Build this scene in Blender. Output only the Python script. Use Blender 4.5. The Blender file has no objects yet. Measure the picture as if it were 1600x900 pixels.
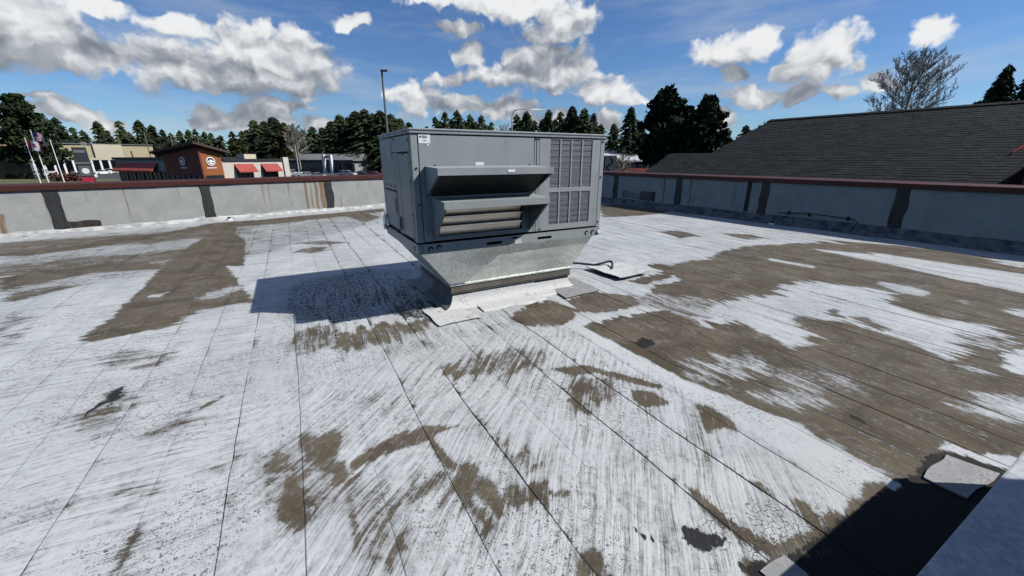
import bpy, bmesh, math, random
import numpy as np
from mathutils import Vector, Matrix, noise as mnoise

# ------------------------------------------------------------------ camera, sky, sun, exposure
scene = bpy.context.scene
col = scene.collection
R = math.radians
EYE = 1.5                                   # eye height over the roof, metres
FOC = 618.0 / 1600.0                        # focal length over picture width
PITCH = math.atan2(202.0, 618.0)
cam_d = bpy.data.cameras.new('camera')
cam_d.sensor_width = 36.0
cam_d.lens = 36.0 * FOC
cam_d.clip_start = 0.02
cam_d.clip_end = 6000
cam = bpy.data.objects.new('camera', cam_d)
cam.location = (0, 0, EYE)
cam.rotation_euler = (math.pi / 2 - PITCH, 0, 0)
col.objects.link(cam)
scene.camera = cam

SUN_AZ, SUN_EL = 94.0, 44.2                 # clockwise from +Y, and height
sun_dir = Vector((math.sin(R(SUN_AZ)) * math.cos(R(SUN_EL)), math.cos(R(SUN_AZ)) * math.cos(R(SUN_EL)), math.sin(R(SUN_EL))))
sun_d = bpy.data.lights.new('sun', 'SUN')
sun_d.energy = 5.0
sun_d.angle = R(0.53)
sun_d.color = (1.0, 0.965, 0.91)
sun = bpy.data.objects.new('sun', sun_d)
sun.rotation_euler = sun_dir.to_track_quat('Z', 'Y').to_euler()
sun.location = (30, -5, 40)
col.objects.link(sun)

vs = scene.view_settings
vs.view_transform = 'Standard'
vs.look = 'None'
vs.exposure = 0.24
vs.gamma = 1.0
vs.use_curve_mapping = False

SKY_STRENGTH = 0.063
scene.cycles.use_adaptive_sampling = True
scene.cycles.adaptive_threshold = 0.03
scene.cycles.adaptive_min_samples = 16
scene.cycles.max_bounces = 6
scene.cycles.diffuse_bounces = 0
scene.cycles.glossy_bounces = 2
scene.cycles.transmission_bounces = 2
scene.cycles.transparent_max_bounces = 4


def bearing(px, py):
    """a sky direction as (azimuth, elevation), read off the picture"""
    a = (px - 800) / 618.0
    b = (py - 450) / 618.0
    d = Vector((a, math.cos(PITCH) - b * math.sin(PITCH), -math.sin(PITCH) - b * math.cos(PITCH))).normalized()
    return math.atan2(d.x, d.y), math.asin(d.z)


# cumulus puffs: azimuth, elevation, half width, half height (radians), made from the picture's cloud positions
PUFFS = [(40, 40, 95, 62), (-30, 60, 90, 50), (60, 72, 110, 36), (20, 20, 70, 50), (105, 78, 45, 32),
         (330, 112, 120, 40), (300, 100, 100, 36), (420, 100, 90, 50), (250, 92, 60, 30), (395, 82, 80, 46), (470, 96, 66, 46), (430, 122, 90, 32), (190, 92, 55, 24), (350, 70, 40, 36),
         (730, 82, 32, 18), (840, 104, 80, 38), (885, 112, 50, 36), (770, 116, 45, 22), (705, 122, 36, 13), (945, 146, 48, 28), (985, 158, 26, 12),
         (800, 4, 115, 26), (690, -4, 60, 20), (880, 32, 60, 32), (850, 55, 44, 18),
         (650, 156, 46, 30), (720, 168, 55, 18), (790, 172, 55, 18), (850, 188, 50, 16),
         (400, 186, 90, 20), (330, 196, 50, 12), (440, 164, 44, 13), (90, 176, 56, 15), (150, 196, 40, 11), (500, 196, 40, 12),
         (1135, 80, 62, 30), (1180, 66, 36, 26), (1285, 88, 66, 40), (1240, 108, 38, 22), (1340, 102, 28, 18), (1145, 120, 28, 14),
         (1180, 150, 66, 21), (1250, 146, 34, 20), (1310, 146, 30, 16), (1455, 40, 50, 24), (1375, 132, 36, 16), (1130, 188, 26, 18), (950, 190, 22, 18),
         (280, 36, 52, 18), (150, 8, 60, 20), (540, 34, 34, 13), (715, 48, 38, 10), (75, 156, 40, 7)]


def build_world():
    w = bpy.data.worlds.new('World')
    scene.world = w
    w.use_nodes = True
    nt = w.node_tree
    nt.nodes.clear()
    w.cycles.sampling_method = 'MANUAL'
    w.cycles.sample_map_resolution = 256
    N = nt.nodes.new
    L = nt.links.new

    def math_n(op, a, b=None, c=None, clamp=False):
        n = N('ShaderNodeMath')
        n.operation = op
        n.use_clamp = clamp
        for i, x in enumerate((a, b, c)):
            if x is None:
                continue
            if isinstance(x, (int, float)):
                n.inputs[i].default_value = x
            else:
                L(x, n.inputs[i])
        return n.outputs[0]

    def vec_n(op, a, b=None):
        n = N('ShaderNodeVectorMath')
        n.operation = op
        for i, x in enumerate((a, b)):
            if x is None:
                continue
            if isinstance(x, (tuple, list)):
                n.inputs[i].default_value = x
            else:
                L(x, n.inputs[i])
        return n.outputs[1] if op in ('LENGTH', 'DOT_PRODUCT') else n.outputs[0]

    def smooth(x, lo, hi, a=0.0, b=1.0):
        n = N('ShaderNodeMapRange')
        n.interpolation_type = 'SMOOTHSTEP'
        L(x, n.inputs['Value'])
        n.inputs['From Min'].default_value = lo
        n.inputs['From Max'].default_value = hi
        n.inputs['To Min'].default_value = a
        n.inputs['To Max'].default_value = b
        return n.outputs[0]

    def noise_n(vec, scale, detail, rough=0.55):
        n = N('ShaderNodeTexNoise')
        n.noise_dimensions = '2D'
        L(vec, n.inputs['Vector'])
        n.inputs['Scale'].default_value = scale
        n.inputs['Detail'].default_value = detail
        n.inputs['Roughness'].default_value = rough
        return n

    sky = N('ShaderNodeTexSky')
    sky.sky_type = 'NISHITA'
    sky.sun_disc = False
    sky.sun_elevation = R(SUN_EL)
    sky.sun_rotation = R(SUN_AZ)
    sky.altitude = 100
    sky.air_density = 1.0
    sky.dust_density = 0.1
    sky.ozone_density = 1.3
    tc = N('ShaderNodeTexCoord')
    sep = N('ShaderNodeSeparateXYZ')
    L(tc.outputs['Generated'], sep.inputs[0])
    az = math_n('ARCTAN2', sep.outputs[0], sep.outputs[1])
    el = math_n('ARCSINE', sep.outputs[2])
    cmb = N('ShaderNodeCombineXYZ')
    L(az, cmb.inputs[0])
    L(el, cmb.inputs[1])
    p0 = cmb.outputs[0]
    # bend the coordinates a little so that no puff is a clean ellipse
    wn = noise_n(p0, 11.0, 4.0, 0.55)
    warp = vec_n('SUBTRACT', wn.outputs['Color'], (0.5, 0.5, 0.5))
    warp = vec_n('MULTIPLY', warp, (0.07, 0.055, 0.0))
    p = vec_n('ADD', p0, warp)

    def lumps(vec, scale):
        v = N('ShaderNodeTexVoronoi')
        v.voronoi_dimensions = '2D'
        v.feature = 'F1'
        L(vec, v.inputs['Vector'])
        v.inputs['Scale'].default_value = scale
        v.inputs['Detail'].default_value = 1.0
        return math_n('SUBTRACT', 0.42, v.outputs['Distance'])

    blobs = []
    for px, py, rx, ry in PUFFS:
        a, e = bearing(px, py)
        a1, _ = bearing(px + rx, py)
        _, e1 = bearing(px, py + ry)
        blobs.append((a, e, abs(a1 - a) * 1.30, abs(e1 - e) * 1.32))
    fine = noise_n(p0, 46.0, 4.0, 0.6)
    jit = vec_n('MULTIPLY', vec_n('SUBTRACT', fine.outputs['Color'], (0.5, 0.5, 0.5)), (0.011, 0.011, 0))
    q = vec_n('ADD', vec_n('MULTIPLY', p, (1.0, 1.25, 1.0)), jit)
    b0 = math_n('ADD', lumps(q, 15.0), math_n('MULTIPLY', lumps(q, 38.0), 0.45))
    q1 = vec_n('ADD', q, (0.010, 0.020, 0))
    b1 = math_n('ADD', lumps(q1, 15.0), math_n('MULTIPLY', lumps(q1, 38.0), 0.45))
    fz = math_n('MULTIPLY', math_n('SUBTRACT', fine.outputs[0], 0.5), 0.22)
    pl = vec_n('ADD', p, (0.022, 0.062, 0))
    # blue sky with a thin high veil
    vm = N('ShaderNodeMapping')
    L(p0, vm.inputs[0])
    vm.inputs['Rotation'].default_value = (0, 0, R(-18))
    vm.inputs['Scale'].default_value = (1.2, 7.0, 1)
    veil = smooth(noise_n(vm.outputs[0], 2.2, 4.0, 0.6).outputs[0], 0.42, 0.80, 0.0, 0.34)
    blue = N('ShaderNodeMix')
    blue.data_type = 'RGBA'
    blue.blend_type = 'MULTIPLY'
    blue.inputs[0].default_value = 1.0
    L(sky.outputs[0], blue.inputs['A'])
    blue.inputs['B'].default_value = (0.67, 0.95, 1.34, 1)
    v1 = N('ShaderNodeMix')
    v1.data_type = 'RGBA'
    L(veil, v1.inputs[0])
    L(blue.outputs['Result'], v1.inputs['A'])
    kv = 0.54 / SKY_STRENGTH
    v1.inputs['B'].default_value = (kv * .90, kv * .96, kv, 1)

    def field(vec, group):
        acc = None
        for a, e, ra, re in group:
            d = vec_n('SUBTRACT', vec, (a, e, 0))
            d = vec_n('MULTIPLY', d, (1 / ra, 1 / re, 0))
            f = math_n('SUBTRACT', 1.0, vec_n('LENGTH', d))
            acc = f if acc is None else math_n('SMOOTH_MAX', acc, f, 0.30)
        return acc

    def branch(f0, f1):
        """one stretch of sky: clouds of thickness f0, lit by the fall-off towards f1"""
        dens = math_n('ADD', math_n('ADD', math_n('SUBTRACT', f0, 0.02), math_n('MULTIPLY', b0, 0.46)), fz)
        alpha = smooth(dens, -0.03, 0.32)
        relief = math_n('ADD', math_n('MULTIPLY', math_n('SUBTRACT', f0, f1), 0.62), math_n('MULTIPLY', math_n('SUBTRACT', b0, b1), 0.62))
        core = smooth(f0, 0.05, 0.70, 0.0, 0.14)
        lum = smooth(math_n('ADD', math_n('SUBTRACT', relief, core), math_n('MULTIPLY', fz, 0.5)), -0.80, 0.82)
        ramp = N('ShaderNodeValToRGB')
        cr = ramp.color_ramp
        cr.elements[0].position = 0.0
        cr.elements[0].color = (0.20, 0.228, 0.275, 1)
        cr.elements[1].position = 1.0
        cr.elements[1].color = (0.92, 0.935, 0.95, 1)
        m = cr.elements.new(0.45)
        m.color = (0.43, 0.46, 0.51, 1)
        m = cr.elements.new(0.74)
        m.color = (0.68, 0.705, 0.735, 1)
        L(lum, ramp.inputs[0])
        cl = N('ShaderNodeMix')
        cl.data_type = 'RGBA'
        cl.blend_type = 'MULTIPLY'
        cl.inputs[0].default_value = 1.0
        L(ramp.outputs[0], cl.inputs['A'])
        k = 0.78 / SKY_STRENGTH
        cl.inputs['B'].default_value = (k, k, k, 1)
        v2 = N('ShaderNodeMix')
        v2.data_type = 'RGBA'
        L(alpha, v2.inputs[0])
        L(v1.outputs['Result'], v2.inputs['A'])
        L(cl.outputs['Result'], v2.inputs['B'])
        bg = N('ShaderNodeBackground')
        bg.inputs['Strength'].default_value = SKY_STRENGTH
        L(v2.outputs['Result'], bg.inputs['Color'])
        return bg.outputs[0]

    def choose(test, no, yes):
        m = N('ShaderNodeMixShader')
        L(test, m.inputs[0])
        L(no, m.inputs[1])
        L(yes, m.inputs[2])
        return m.outputs[0]

    def stretch(lo, hi):
        g = [t for t in blobs if t[0] + t[2] > lo - 0.10 and t[0] - t[2] < hi + 0.10]
        return branch(field(p, g), field(pl, [t for t in g if t[2] > 0.03]))

    # the rest of the sky carries scattered cumulus of the same kind
    def scattered(vec):
        n = noise_n(vec, 3.4, 2.0, 0.5).outputs[0]
        return math_n('MULTIPLY', math_n('SUBTRACT', n, 0.60), 5.0)

    cuts = (-0.55, -0.18, 0.18, 0.55)
    edges = (-1.0,) + cuts + (1.0,)
    cur = stretch(edges[0], edges[1])
    for i, c in enumerate(cuts):
        cur = choose(math_n('GREATER_THAN', az, c), cur, stretch(edges[i + 1], edges[i + 2]))
    away = math_n('MAXIMUM', math_n('GREATER_THAN', math_n('ABSOLUTE', az), 1.0), math_n('GREATER_THAN', el, 0.40))
    cur = choose(away, cur, branch(scattered(p), scattered(pl)))
    out = N('ShaderNodeOutputWorld')
    L(cur, out.inputs[0])


build_world()


# ------------------------------------------------------------------ helpers
def at(px, py, Y):
    """the point at ground distance Y along the line of sight of a picture point"""
    a = (px - 800) / 618.0
    b = (py - 450) / 618.0
    d = Vector((a, math.cos(PITCH) - b * math.sin(PITCH), -math.sin(PITCH) - b * math.cos(PITCH)))
    return Vector((0, 0, EYE)) + d * (Y / d.y)


def on_level(px, py, z):
    a = (px - 800) / 618.0
    b = (py - 450) / 618.0
    d = Vector((a, math.cos(PITCH) - b * math.sin(PITCH), -math.sin(PITCH) - b * math.cos(PITCH)))
    return Vector((0, 0, EYE)) + d * ((z - EYE) / d.z)


class MB:
    def __init__(self):
        self.v = []
        self.f = []
        self.m = []

    def add(self, vs_, fs_, mi=0):
        o = len(self.v)
        self.v += [tuple(x) for x in vs_]
        for f in fs_:
            self.f.append(tuple(i + o for i in f))
            self.m.append(mi)
        return self

    def box(self, x0, x1, y0, y1, z0, z1, mi=0, mat=None):
        p = [(x0, y0, z0), (x1, y0, z0), (x1, y1, z0), (x0, y1, z0), (x0, y0, z1), (x1, y0, z1), (x1, y1, z1), (x0, y1, z1)]
        if mat is not None:
            p = [mat @ Vector(q) for q in p]
        return self.add(p, [(0, 3, 2, 1), (4, 5, 6, 7), (0, 1, 5, 4), (1, 2, 6, 5), (2, 3, 7, 6), (3, 0, 4, 7)], mi)

    def quad(self, a, b, c, d, mi=0):
        return self.add([a, b, c, d], [(0, 1, 2, 3)], mi)

    def slab(self, pts, z0, z1, mi=0):
        n = len(pts)
        A = [(x, y, z0) for x, y in pts] + [(x, y, z1) for x, y in pts]
        F = [tuple(range(n - 1, -1, -1)), tuple(range(n, 2 * n))]
        F += [(i, (i + 1) % n, n + (i + 1) % n, n + i) for i in range(n)]
        return self.add(A, F, mi)

    def prism(self, prof, x0, x1, axis='x', mi=0):
        """profile of (a, b) swept along an axis; 'x': (y, z) along x, 'y': (x, z) along y"""
        n = len(prof)
        if axis == 'x':
            A = [(x0, a, b) for a, b in prof] + [(x1, a, b) for a, b in prof]
        else:
            A = [(a, x0, b) for a, b in prof] + [(a, x1, b) for a, b in prof]
        F = [tuple(range(n - 1, -1, -1)), tuple(range(n, 2 * n))]
        F += [(i, (i + 1) % n, n + (i + 1) % n, n + i) for i in range(n)]
        return self.add(A, F, mi)

    def tube(self, pts, rad, n=8, cap=True, mi=0):
        pts = [Vector(q) for q in pts]
        rad = rad if isinstance(rad, (list, tuple)) else [rad] * len(pts)
        base = len(self.v)
        ref = None
        for i, q in enumerate(pts):
            t = (pts[min(i + 1, len(pts) - 1)] - pts[max(i - 1, 0)]).normalized()
            if ref is None:
                ref = Vector((0, 0, 1)) if abs(t.z) < 0.9 else Vector((1, 0, 0))
            a = t.cross(ref).normalized()
            b = t.cross(a).normalized()
            ref = -b if False else ref
            for k in range(n):
                an = 2 * math.pi * k / n
                self.v.append(tuple(q + (a * math.cos(an) + b * math.sin(an)) * rad[i]))
        for i in range(len(pts) - 1):
            for k in range(n):
                k2 = (k + 1) % n
                self.f.append((base + i * n + k, base + i * n + k2, base + (i + 1) * n + k2, base + (i + 1) * n + k))
                self.m.append(mi)
        if cap:
            self.f.append(tuple(base + k for k in range(n - 1, -1, -1)))
            self.m.append(mi)
            e = base + (len(pts) - 1) * n
            self.f.append(tuple(e + k for k in range(n)))
            self.m.append(mi)
        return self

    def disc(self, c, r, nrm='y', n=16, th=0.004, mi=0):
        c = Vector(c)
        ax = {'x': Vector((1, 0, 0)), 'y': Vector((0, 1, 0)), 'z': Vector((0, 0, 1))}[nrm]
        return self.tube([c - ax * th / 2, c + ax * th / 2], r, n, mi=mi)

    def mesh(self, name):
        me = bpy.data.meshes.new(name)
        me.from_pydata(self.v, [], self.f)
        me.polygons.foreach_set('material_index', self.m)
        me.update()
        return me

    def build(self, name, mats, parent=None, bevel=0.0, smooth=False, loc=None, fix=True):
        me = self.mesh(name)
        if fix and len(self.f) < 60000:
            bm = bmesh.new()
            bm.from_mesh(me)
            bmesh.ops.recalc_face_normals(bm, faces=bm.faces)
            if bevel > 0:
                ed = [e for e in bm.edges if len(e.link_faces) == 2 and e.calc_face_angle(0) > 0.6]
                bmesh.ops.bevel(bm, geom=ed, offset=bevel, segments=2, profile=0.7, affect='EDGES', clamp_overlap=True)
            bm.to_mesh(me)
            bm.free()
        if smooth:
            me.shade_smooth()
        return link(name, me, mats, parent, loc)


def link(name, me, mats, parent=None, loc=None):
    if not isinstance(mats, (list, tuple)):
        mats = [mats]
    if not me.materials:
        for m in mats:
            me.materials.append(m)
    o = bpy.data.objects.new(name, me)
    col.objects.link(o)
    if parent is not None:
        o.parent = parent
    if loc is not None:
        o.location = loc
    return o


def thing(name, label, cat, loc=(0, 0, 0), rz=0.0, group=None):
    o = bpy.data.objects.new(name, None)
    o.empty_display_size = 0.2
    col.objects.link(o)
    o.location = loc
    o.rotation_euler = (0, 0, rz)
    return tag(o, label, cat, group)


def tag(o, label=None, cat=None, group=None, kind=None):
    if label:
        o['label'] = label
    if cat:
        o['category'] = cat
    if group:
        o['group'] = group
    if kind:
        o['kind'] = kind
    return o


def copy_tree(src, parent=None):
    c = src.copy()
    col.objects.link(c)
    c.parent = parent
    for ch in src.children:
        copy_tree(ch, c)
    return c


# ------------------------------------------------------------------ materials
class NT:
    def __init__(self, name):
        self.mat = bpy.data.materials.new(name)
        self.mat.use_nodes = True
        self.t = self.mat.node_tree
        self.bsdf = self.t.nodes['Principled BSDF']

    def node(self, kind, **kw):
        n = self.t.nodes.new(kind)
        for k, v in kw.items():
            setattr(n, k, v)
        return n

    def put(self, sock, x):
        if isinstance(x, bpy.types.NodeSocket):
            self.t.links.new(x, sock)
        elif x is not None:
            if isinstance(x, (tuple, list)) and len(x) == 3 and sock.type == 'RGBA':
                x = (*x, 1)
            sock.default_value = x

    def math(self, op, a, b=None, c=None, clamp=False):
        n = self.node('ShaderNodeMath', operation=op, use_clamp=clamp)
        for i, x in enumerate((a, b, c)):
            if x is not None:
                self.put(n.inputs[i], x)
        return n.outputs[0]

    def smooth(self, x, lo, hi, a=0.0, b=1.0):
        n = self.node('ShaderNodeMapRange', interpolation_type='SMOOTHSTEP')
        self.put(n.inputs['Value'], x)
        for k, v in (('From Min', lo), ('From Max', hi), ('To Min', a), ('To Max', b)):
            self.put(n.inputs[k], v)
        return n.outputs[0]

    def mix(self, f, a, b):
        n = self.node('ShaderNodeMix', data_type='RGBA')
        self.put(n.inputs[0], f)
        self.put(n.inputs['A'], a)
        self.put(n.inputs['B'], b)
        return n.outputs['Result']

    def noise(self, vec, scale, detail=4.0, rough=0.55, dims='3D', dist=0.0):
        n = self.node('ShaderNodeTexNoise', noise_dimensions=dims)
        if vec is not None:
            self.put(n.inputs['Vector'], vec)
        n.inputs['Scale'].default_value = scale
        n.inputs['Detail'].default_value = detail
        n.inputs['Roughness'].default_value = rough
        n.inputs['Distortion'].default_value = dist
        return n.outputs[0]

    def mapping(self, vec, scale=(1, 1, 1), rot=(0, 0, 0), loc=(0, 0, 0)):
        n = self.node('ShaderNodeMapping')
        self.put(n.inputs['Vector'], vec)
        n.inputs['Scale'].default_value = scale
        n.inputs['Rotation'].default_value = rot
        n.inputs['Location'].default_value = loc
        return n.outputs[0]

    def attr(self, name):
        n = self.node('ShaderNodeAttribute', attribute_name=name)
        return n.outputs['Fac']

    def uv(self, name):
        n = self.node('ShaderNodeUVMap', uv_map=name)
        return n.outputs[0]

    def obj(self):
        return self.node('ShaderNodeTexCoord').outputs['Object']

    def rnd(self):
        return self.node('ShaderNodeObjectInfo').outputs['Random']

    def bump(self, h, strength=0.5, dist=0.01):
        n = self.node('ShaderNodeBump')
        n.inputs['Strength'].default_value = strength
        n.inputs['Distance'].default_value = dist
        self.put(n.inputs['Height'], h)
        self.put(self.bsdf.inputs['Normal'], n.outputs[0])

    def set(self, color=None, rough=None, metal=None, spec=None):
        b = self.bsdf.inputs
        if color is not None:
            self.put(b['Base Color'], color)
        if rough is not None:
            self.put(b['Roughness'], rough)
        if metal is not None:
            self.put(b['Metallic'], metal)
        if spec is not None:
            self.put(b['Specular IOR Level'], spec)
        return self.mat


def plain(name, color, rough=0.6, metal=0.0, var=0.18, scale=6.0, bump=0.0, spec=0.4):
    m = NT(name)
    n = m.noise(m.obj(), scale, 6.0, 0.6)
    f = m.smooth(n, 0.3, 0.7)
    c = m.mix(f, tuple(x * (1 - var) for x in color), tuple(min(1, x * (1 + var)) for x in color))
    if bump:
        m.bump(n, bump, 0.01)
    return m.set(c, rough, metal, spec)


def galvanized(name, base, rough=0.42, metal=0.85):
    m = NT(name)
    o = m.obj()
    v = m.node('ShaderNodeTexVoronoi')
    m.put(v.inputs['Vector'], o)
    v.inputs['Scale'].default_value = 70.0
    sp = m.node('ShaderNodeSeparateColor')
    m.put(sp.inputs[0], v.outputs['Color'])
    big = m.noise(o, 4.0, 5.0, 0.6)
    st = m.noise(m.mapping(o, (3, 3, 14)), 1.0, 5.0, 0.65)
    k = m.math('ADD', m.math('MULTIPLY', sp.outputs[0], 0.22), m.math('MULTIPLY', m.math('ADD', big, st), 0.4))
    c = m.mix(m.smooth(k, 0.25, 0.75), tuple(x * 0.72 for x in base), tuple(min(1, x * 1.2) for x in base))
    r = m.math('ADD', rough - 0.12, m.math('MULTIPLY', st, 0.3))
    m.bump(big, 0.05, 0.02)
    return m.set(c, r, metal)


M = {}
M['cabinet'] = None


def cabinet_paint():
    m = NT('cabinet_paint')
    o = m.obj()
    n = m.noise(o, 2.5, 6.0, 0.6)
    st = m.noise(m.mapping(o, (9, 9, 1.0)), 1.0, 5.0, 0.6)
    c = m.mix(m.smooth(n, 0.3, 0.7), (0.265, 0.288, 0.285), (0.30, 0.325, 0.322))
    c = m.mix(m.smooth(st, 0.56, 0.80, 0.0, 0.45), c, (0.12, 0.13, 0.125))
    c = m.mix(m.smooth(m.noise(o, 1.1, 4.0, 0.6), 0.45, 0.75, 0, 0.5), c, (0.31, 0.335, 0.325))
    c = m.mix(m.smooth(m.noise(o, 45.0, 3.0, 0.6), 0.68, 0.76, 0, 0.5), c, (0.10, 0.08, 0.06))
    m.bump(m.noise(o, 5.0, 2.0), 0.06, 0.02)
    return m.set(c, m.smooth(n, 0.2, 0.8, 0.34, 0.52), 0.0, 0.45)


M['cabinet'] = cabinet_paint()
M['core'] = plain('dark_gasket', (0.012, 0.013, 0.014), 0.8)
M['galv'] = galvanized('galvanized_steel', (0.72, 0.74, 0.69), 0.46, 0.75)
M['galv_blue'] = galvanized('galvanized_sheet', (0.33, 0.345, 0.36), 0.6, 0.35)
M['blade'] = plain('damper_aluminium', (0.86, 0.77, 0.68), 0.42, 0.9, 0.06)
M['bronze'] = plain('bronze_curb_cap', (0.13, 0.115, 0.095), 0.55, 0.0, 0.2)
M['white_label'] = plain('label_white', (0.80, 0.81, 0.82), 0.5, 0.0, 0.03)
M['ink'] = plain('label_ink', (0.03, 0.035, 0.04), 0.6)
M['black'] = plain('black_rubber', (0.015, 0.015, 0.016), 0.5)
M['screw'] = plain('screw_steel', (0.05, 0.055, 0.06), 0.4, 0.6)


def coil_material():
    m = NT('coil_fins')
    o = m.obj()
    w = m.node('ShaderNodeTexWave', wave_type='BANDS', bands_direction='Z')
    m.put(w.inputs['Vector'], o)
    w.inputs['Scale'].default_value = 26.0
    w.inputs['Distortion'].default_value = 0.4
    n = m.noise(o, 9.0, 5.0, 0.6)
    c = m.mix(w.outputs['Fac'], (0.042, 0.044, 0.055), (0.100, 0.106, 0.13))
    c = m.mix(m.smooth(n, 0.45, 0.75, 0, 0.5), c, (0.06, 0.062, 0.075))
    m.bump(w.outputs['Fac'], 0.6, 0.004)
    return m.set(c, 0.6, 0.1)


M['coil'] = coil_material()


def screen_material():
    m = NT('filter_mesh')
    o = m.obj()
    w = m.noise(o, 55.0, 3.0, 0.6)
    c = m.mix(m.smooth(w, 0.4, 0.65), (0.02, 0.02, 0.019), (0.075, 0.078, 0.07))
    m.bump(w, 0.5, 0.004)
    return m.set(c, 0.8)


M['screen'] = screen_material()


def roof_material():
    m = NT('painted_membrane')
    uv = m.uv('sheet')
    lap = m.uv('lap')
    cov = m.attr('cov')
    tar_shade = m.attr('tar_shade')
    wu = m.attr('wu')
    wc = m.attr('wc')
    crack = m.attr('crack')
    seam = m.attr('seam')

    bn = m.node('ShaderNodeTexNoise', noise_dimensions='2D')
    m.put(bn.inputs['Vector'], uv)
    bn.inputs['Scale'].default_value = 0.9
    bn.inputs['Detail'].default_value = 2.0
    bs = m.node('ShaderNodeVectorMath', operation='SCALE')
    m.put(bs.inputs[0], bn.outputs['Color'])
    bs.inputs['Scale'].default_value = 0.20
    bv = m.node('ShaderNodeVectorMath', operation='ADD')
    m.put(bv.inputs[0], uv)
    m.put(bv.inputs[1], bs.outputs[0])
    uvb = bv.outputs[0]

    def streak(rot, long_s, short_s, loc):
        a = m.noise(m.mapping(uvb, (long_s, short_s, 1), (0, 0, 0), loc) if rot is None else
                    m.mapping(m.mapping(uvb, (1, 1, 1), (0, 0, rot)), (long_s, short_s, 1), (0, 0, 0), loc), 1.0, 3.0, 0.62, '2D')
        return a

    su = streak(None, 1.7, 30.0, (3, 1, 0))
    sv = streak(R(90), 1.5, 26.0, (1, 7, 0))
    sc = streak(R(-46), 1.9, 34.0, (5, 2, 0))

    def blend(a, b, f):
        return m.math('ADD', a, m.math('MULTIPLY', m.math('SUBTRACT', b, a), f))

    s = blend(blend(sv, su, wu), sc, wc)
    fu = streak(None, 4.0, 105.0, (2, 5, 0))
    fv = streak(R(90), 4.0, 95.0, (6, 7, 0))
    fc = streak(R(-46), 4.5, 110.0, (3, 2, 0))
    s2 = blend(blend(fv, fu, wu), fc, wc)
    blotch = m.noise(uv, 2.6, 7.0, 0.62, '2D', 0.6)
    fine = m.noise(uv, 26.0, 4.0, 0.65, '2D', 0.4)
    grit = m.noise(uv, 170.0, 2.0, 0.6, '2D')
    # how much white stays on the membrane
    amp = m.math('ADD', m.math('SUBTRACT', 1.62, m.math('MULTIPLY', cov, 1.0)), m.math('MULTIPLY', wc, 0.10))
    k = m.math('ADD', cov, m.math('MULTIPLY', m.math('SUBTRACT', s, 0.5), amp))
    k = m.math('ADD', k, m.math('MULTIPLY', m.math('SUBTRACT', s2, 0.5), 0.85))
    k = m.math('ADD', k, m.math('MULTIPLY', m.math('SUBTRACT', blotch, 0.5), 0.55))
    k = m.math('ADD', k, m.math('MULTIPLY', m.math('SUBTRACT', fine, 0.5), 0.62))
    k = m.math('ADD', k, m.math('MULTIPLY', m.math('SUBTRACT', grit, 0.5), 0.34))
    # paint torn off along the laps
    sx = m.node('ShaderNodeSeparateXYZ')
    m.put(sx.inputs[0], lap)
    wn = m.noise(m.mapping(uv, (0, 3.0, 0), (0, 0, 0)), 1.0, 5.0, 0.65, '2D')
    halo = m.math('MULTIPLY', m.smooth(m.math('ADD', sx.outputs[0], m.math('MULTIPLY', m.math('SUBTRACT', fine, 0.5), 0.06)), 0.004, 0.060, 1.0, 0.0), m.smooth(wn, 0.46, 0.66))
    k = m.math('SUBTRACT', k, m.math('MULTIPLY', m.math('MULTIPLY', halo, seam), 0.62))
    paint = m.smooth(k, 0.43, 0.54)
    thin = m.smooth(k, 0.47, 0.98)
    # bare membrane
    b1 = m.mix(m.smooth(blotch, 0.32, 0.68), (0.058, 0.045, 0.028), (0.104, 0.083, 0.054))
    b1 = m.mix(m.smooth(s, 0.50, 0.66, 0, 0.75), b1, (0.033, 0.029, 0.024))
    b1 = m.mix(m.smooth(m.noise(uv, 0.8, 5.0, 0.65, '2D'), 0.45, 0.72, 0, 0.55), b1, (0.115, 0.095, 0.067))
    b1 = m.mix(m.smooth(m.math('ADD', s2, m.math('MULTIPLY', fine, 0.6)), 0.92, 1.06, 0, 0.7), b1, (0.25, 0.245, 0.23))
    b1 = m.mix(m.smooth(grit, 0.55, 0.75, 0, 0.4), b1, (0.15, 0.137, 0.115))
    # paint, thin where brushed out
    p1 = m.mix(thin, (0.215, 0.222, 0.220), (0.46, 0.475, 0.475))
    p1 = m.mix(m.smooth(m.noise(uv, 0.9, 5.0, 0.6, '2D'), 0.42, 0.7, 0, 0.4), p1, (0.30, 0.315, 0.32))
    film = m.math('MULTIPLY', m.smooth(m.math('ADD', k, m.math('MULTIPLY', m.math('SUBTRACT', blotch, 0.5), 0.5)), 0.02, 0.48), 0.30)
    film = m.math('MULTIPLY', film, m.smooth(m.math('ADD', fine, m.math('SUBTRACT', grit, 0.5)), 0.30, 0.62))
    c = m.mix(m.math('MAXIMUM', paint, film), b1, p1)
    # pinholes and scuffs through the paint, in swarms
    spk = m.noise(uv, 62.0, 2.0, 0.5, '2D', 1.5)
    spm = m.math('MULTIPLY', m.smooth(spk, 0.60, 0.66), m.smooth(m.noise(uv, 1.3, 3.0, 0.6, '2D'), 0.44, 0.58))
    c = m.mix(m.math('MULTIPLY', spm, 0.85), c, (0.05, 0.046, 0.04))
    # alligator cracks
    vo = m.node('ShaderNodeTexVoronoi', feature='DISTANCE_TO_EDGE', voronoi_dimensions='2D')
    wv = m.node('ShaderNodeVectorMath', operation='ADD')
    m.put(wv.inputs[0], uv)
    nn = m.node('ShaderNodeTexNoise', noise_dimensions='2D')
    m.put(nn.inputs['Vector'], uv)
    nn.inputs['Scale'].default_value = 9.0
    nn.inputs['Detail'].default_value = 4.0
    sc_ = m.node('ShaderNodeVectorMath', operation='SCALE')
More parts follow.
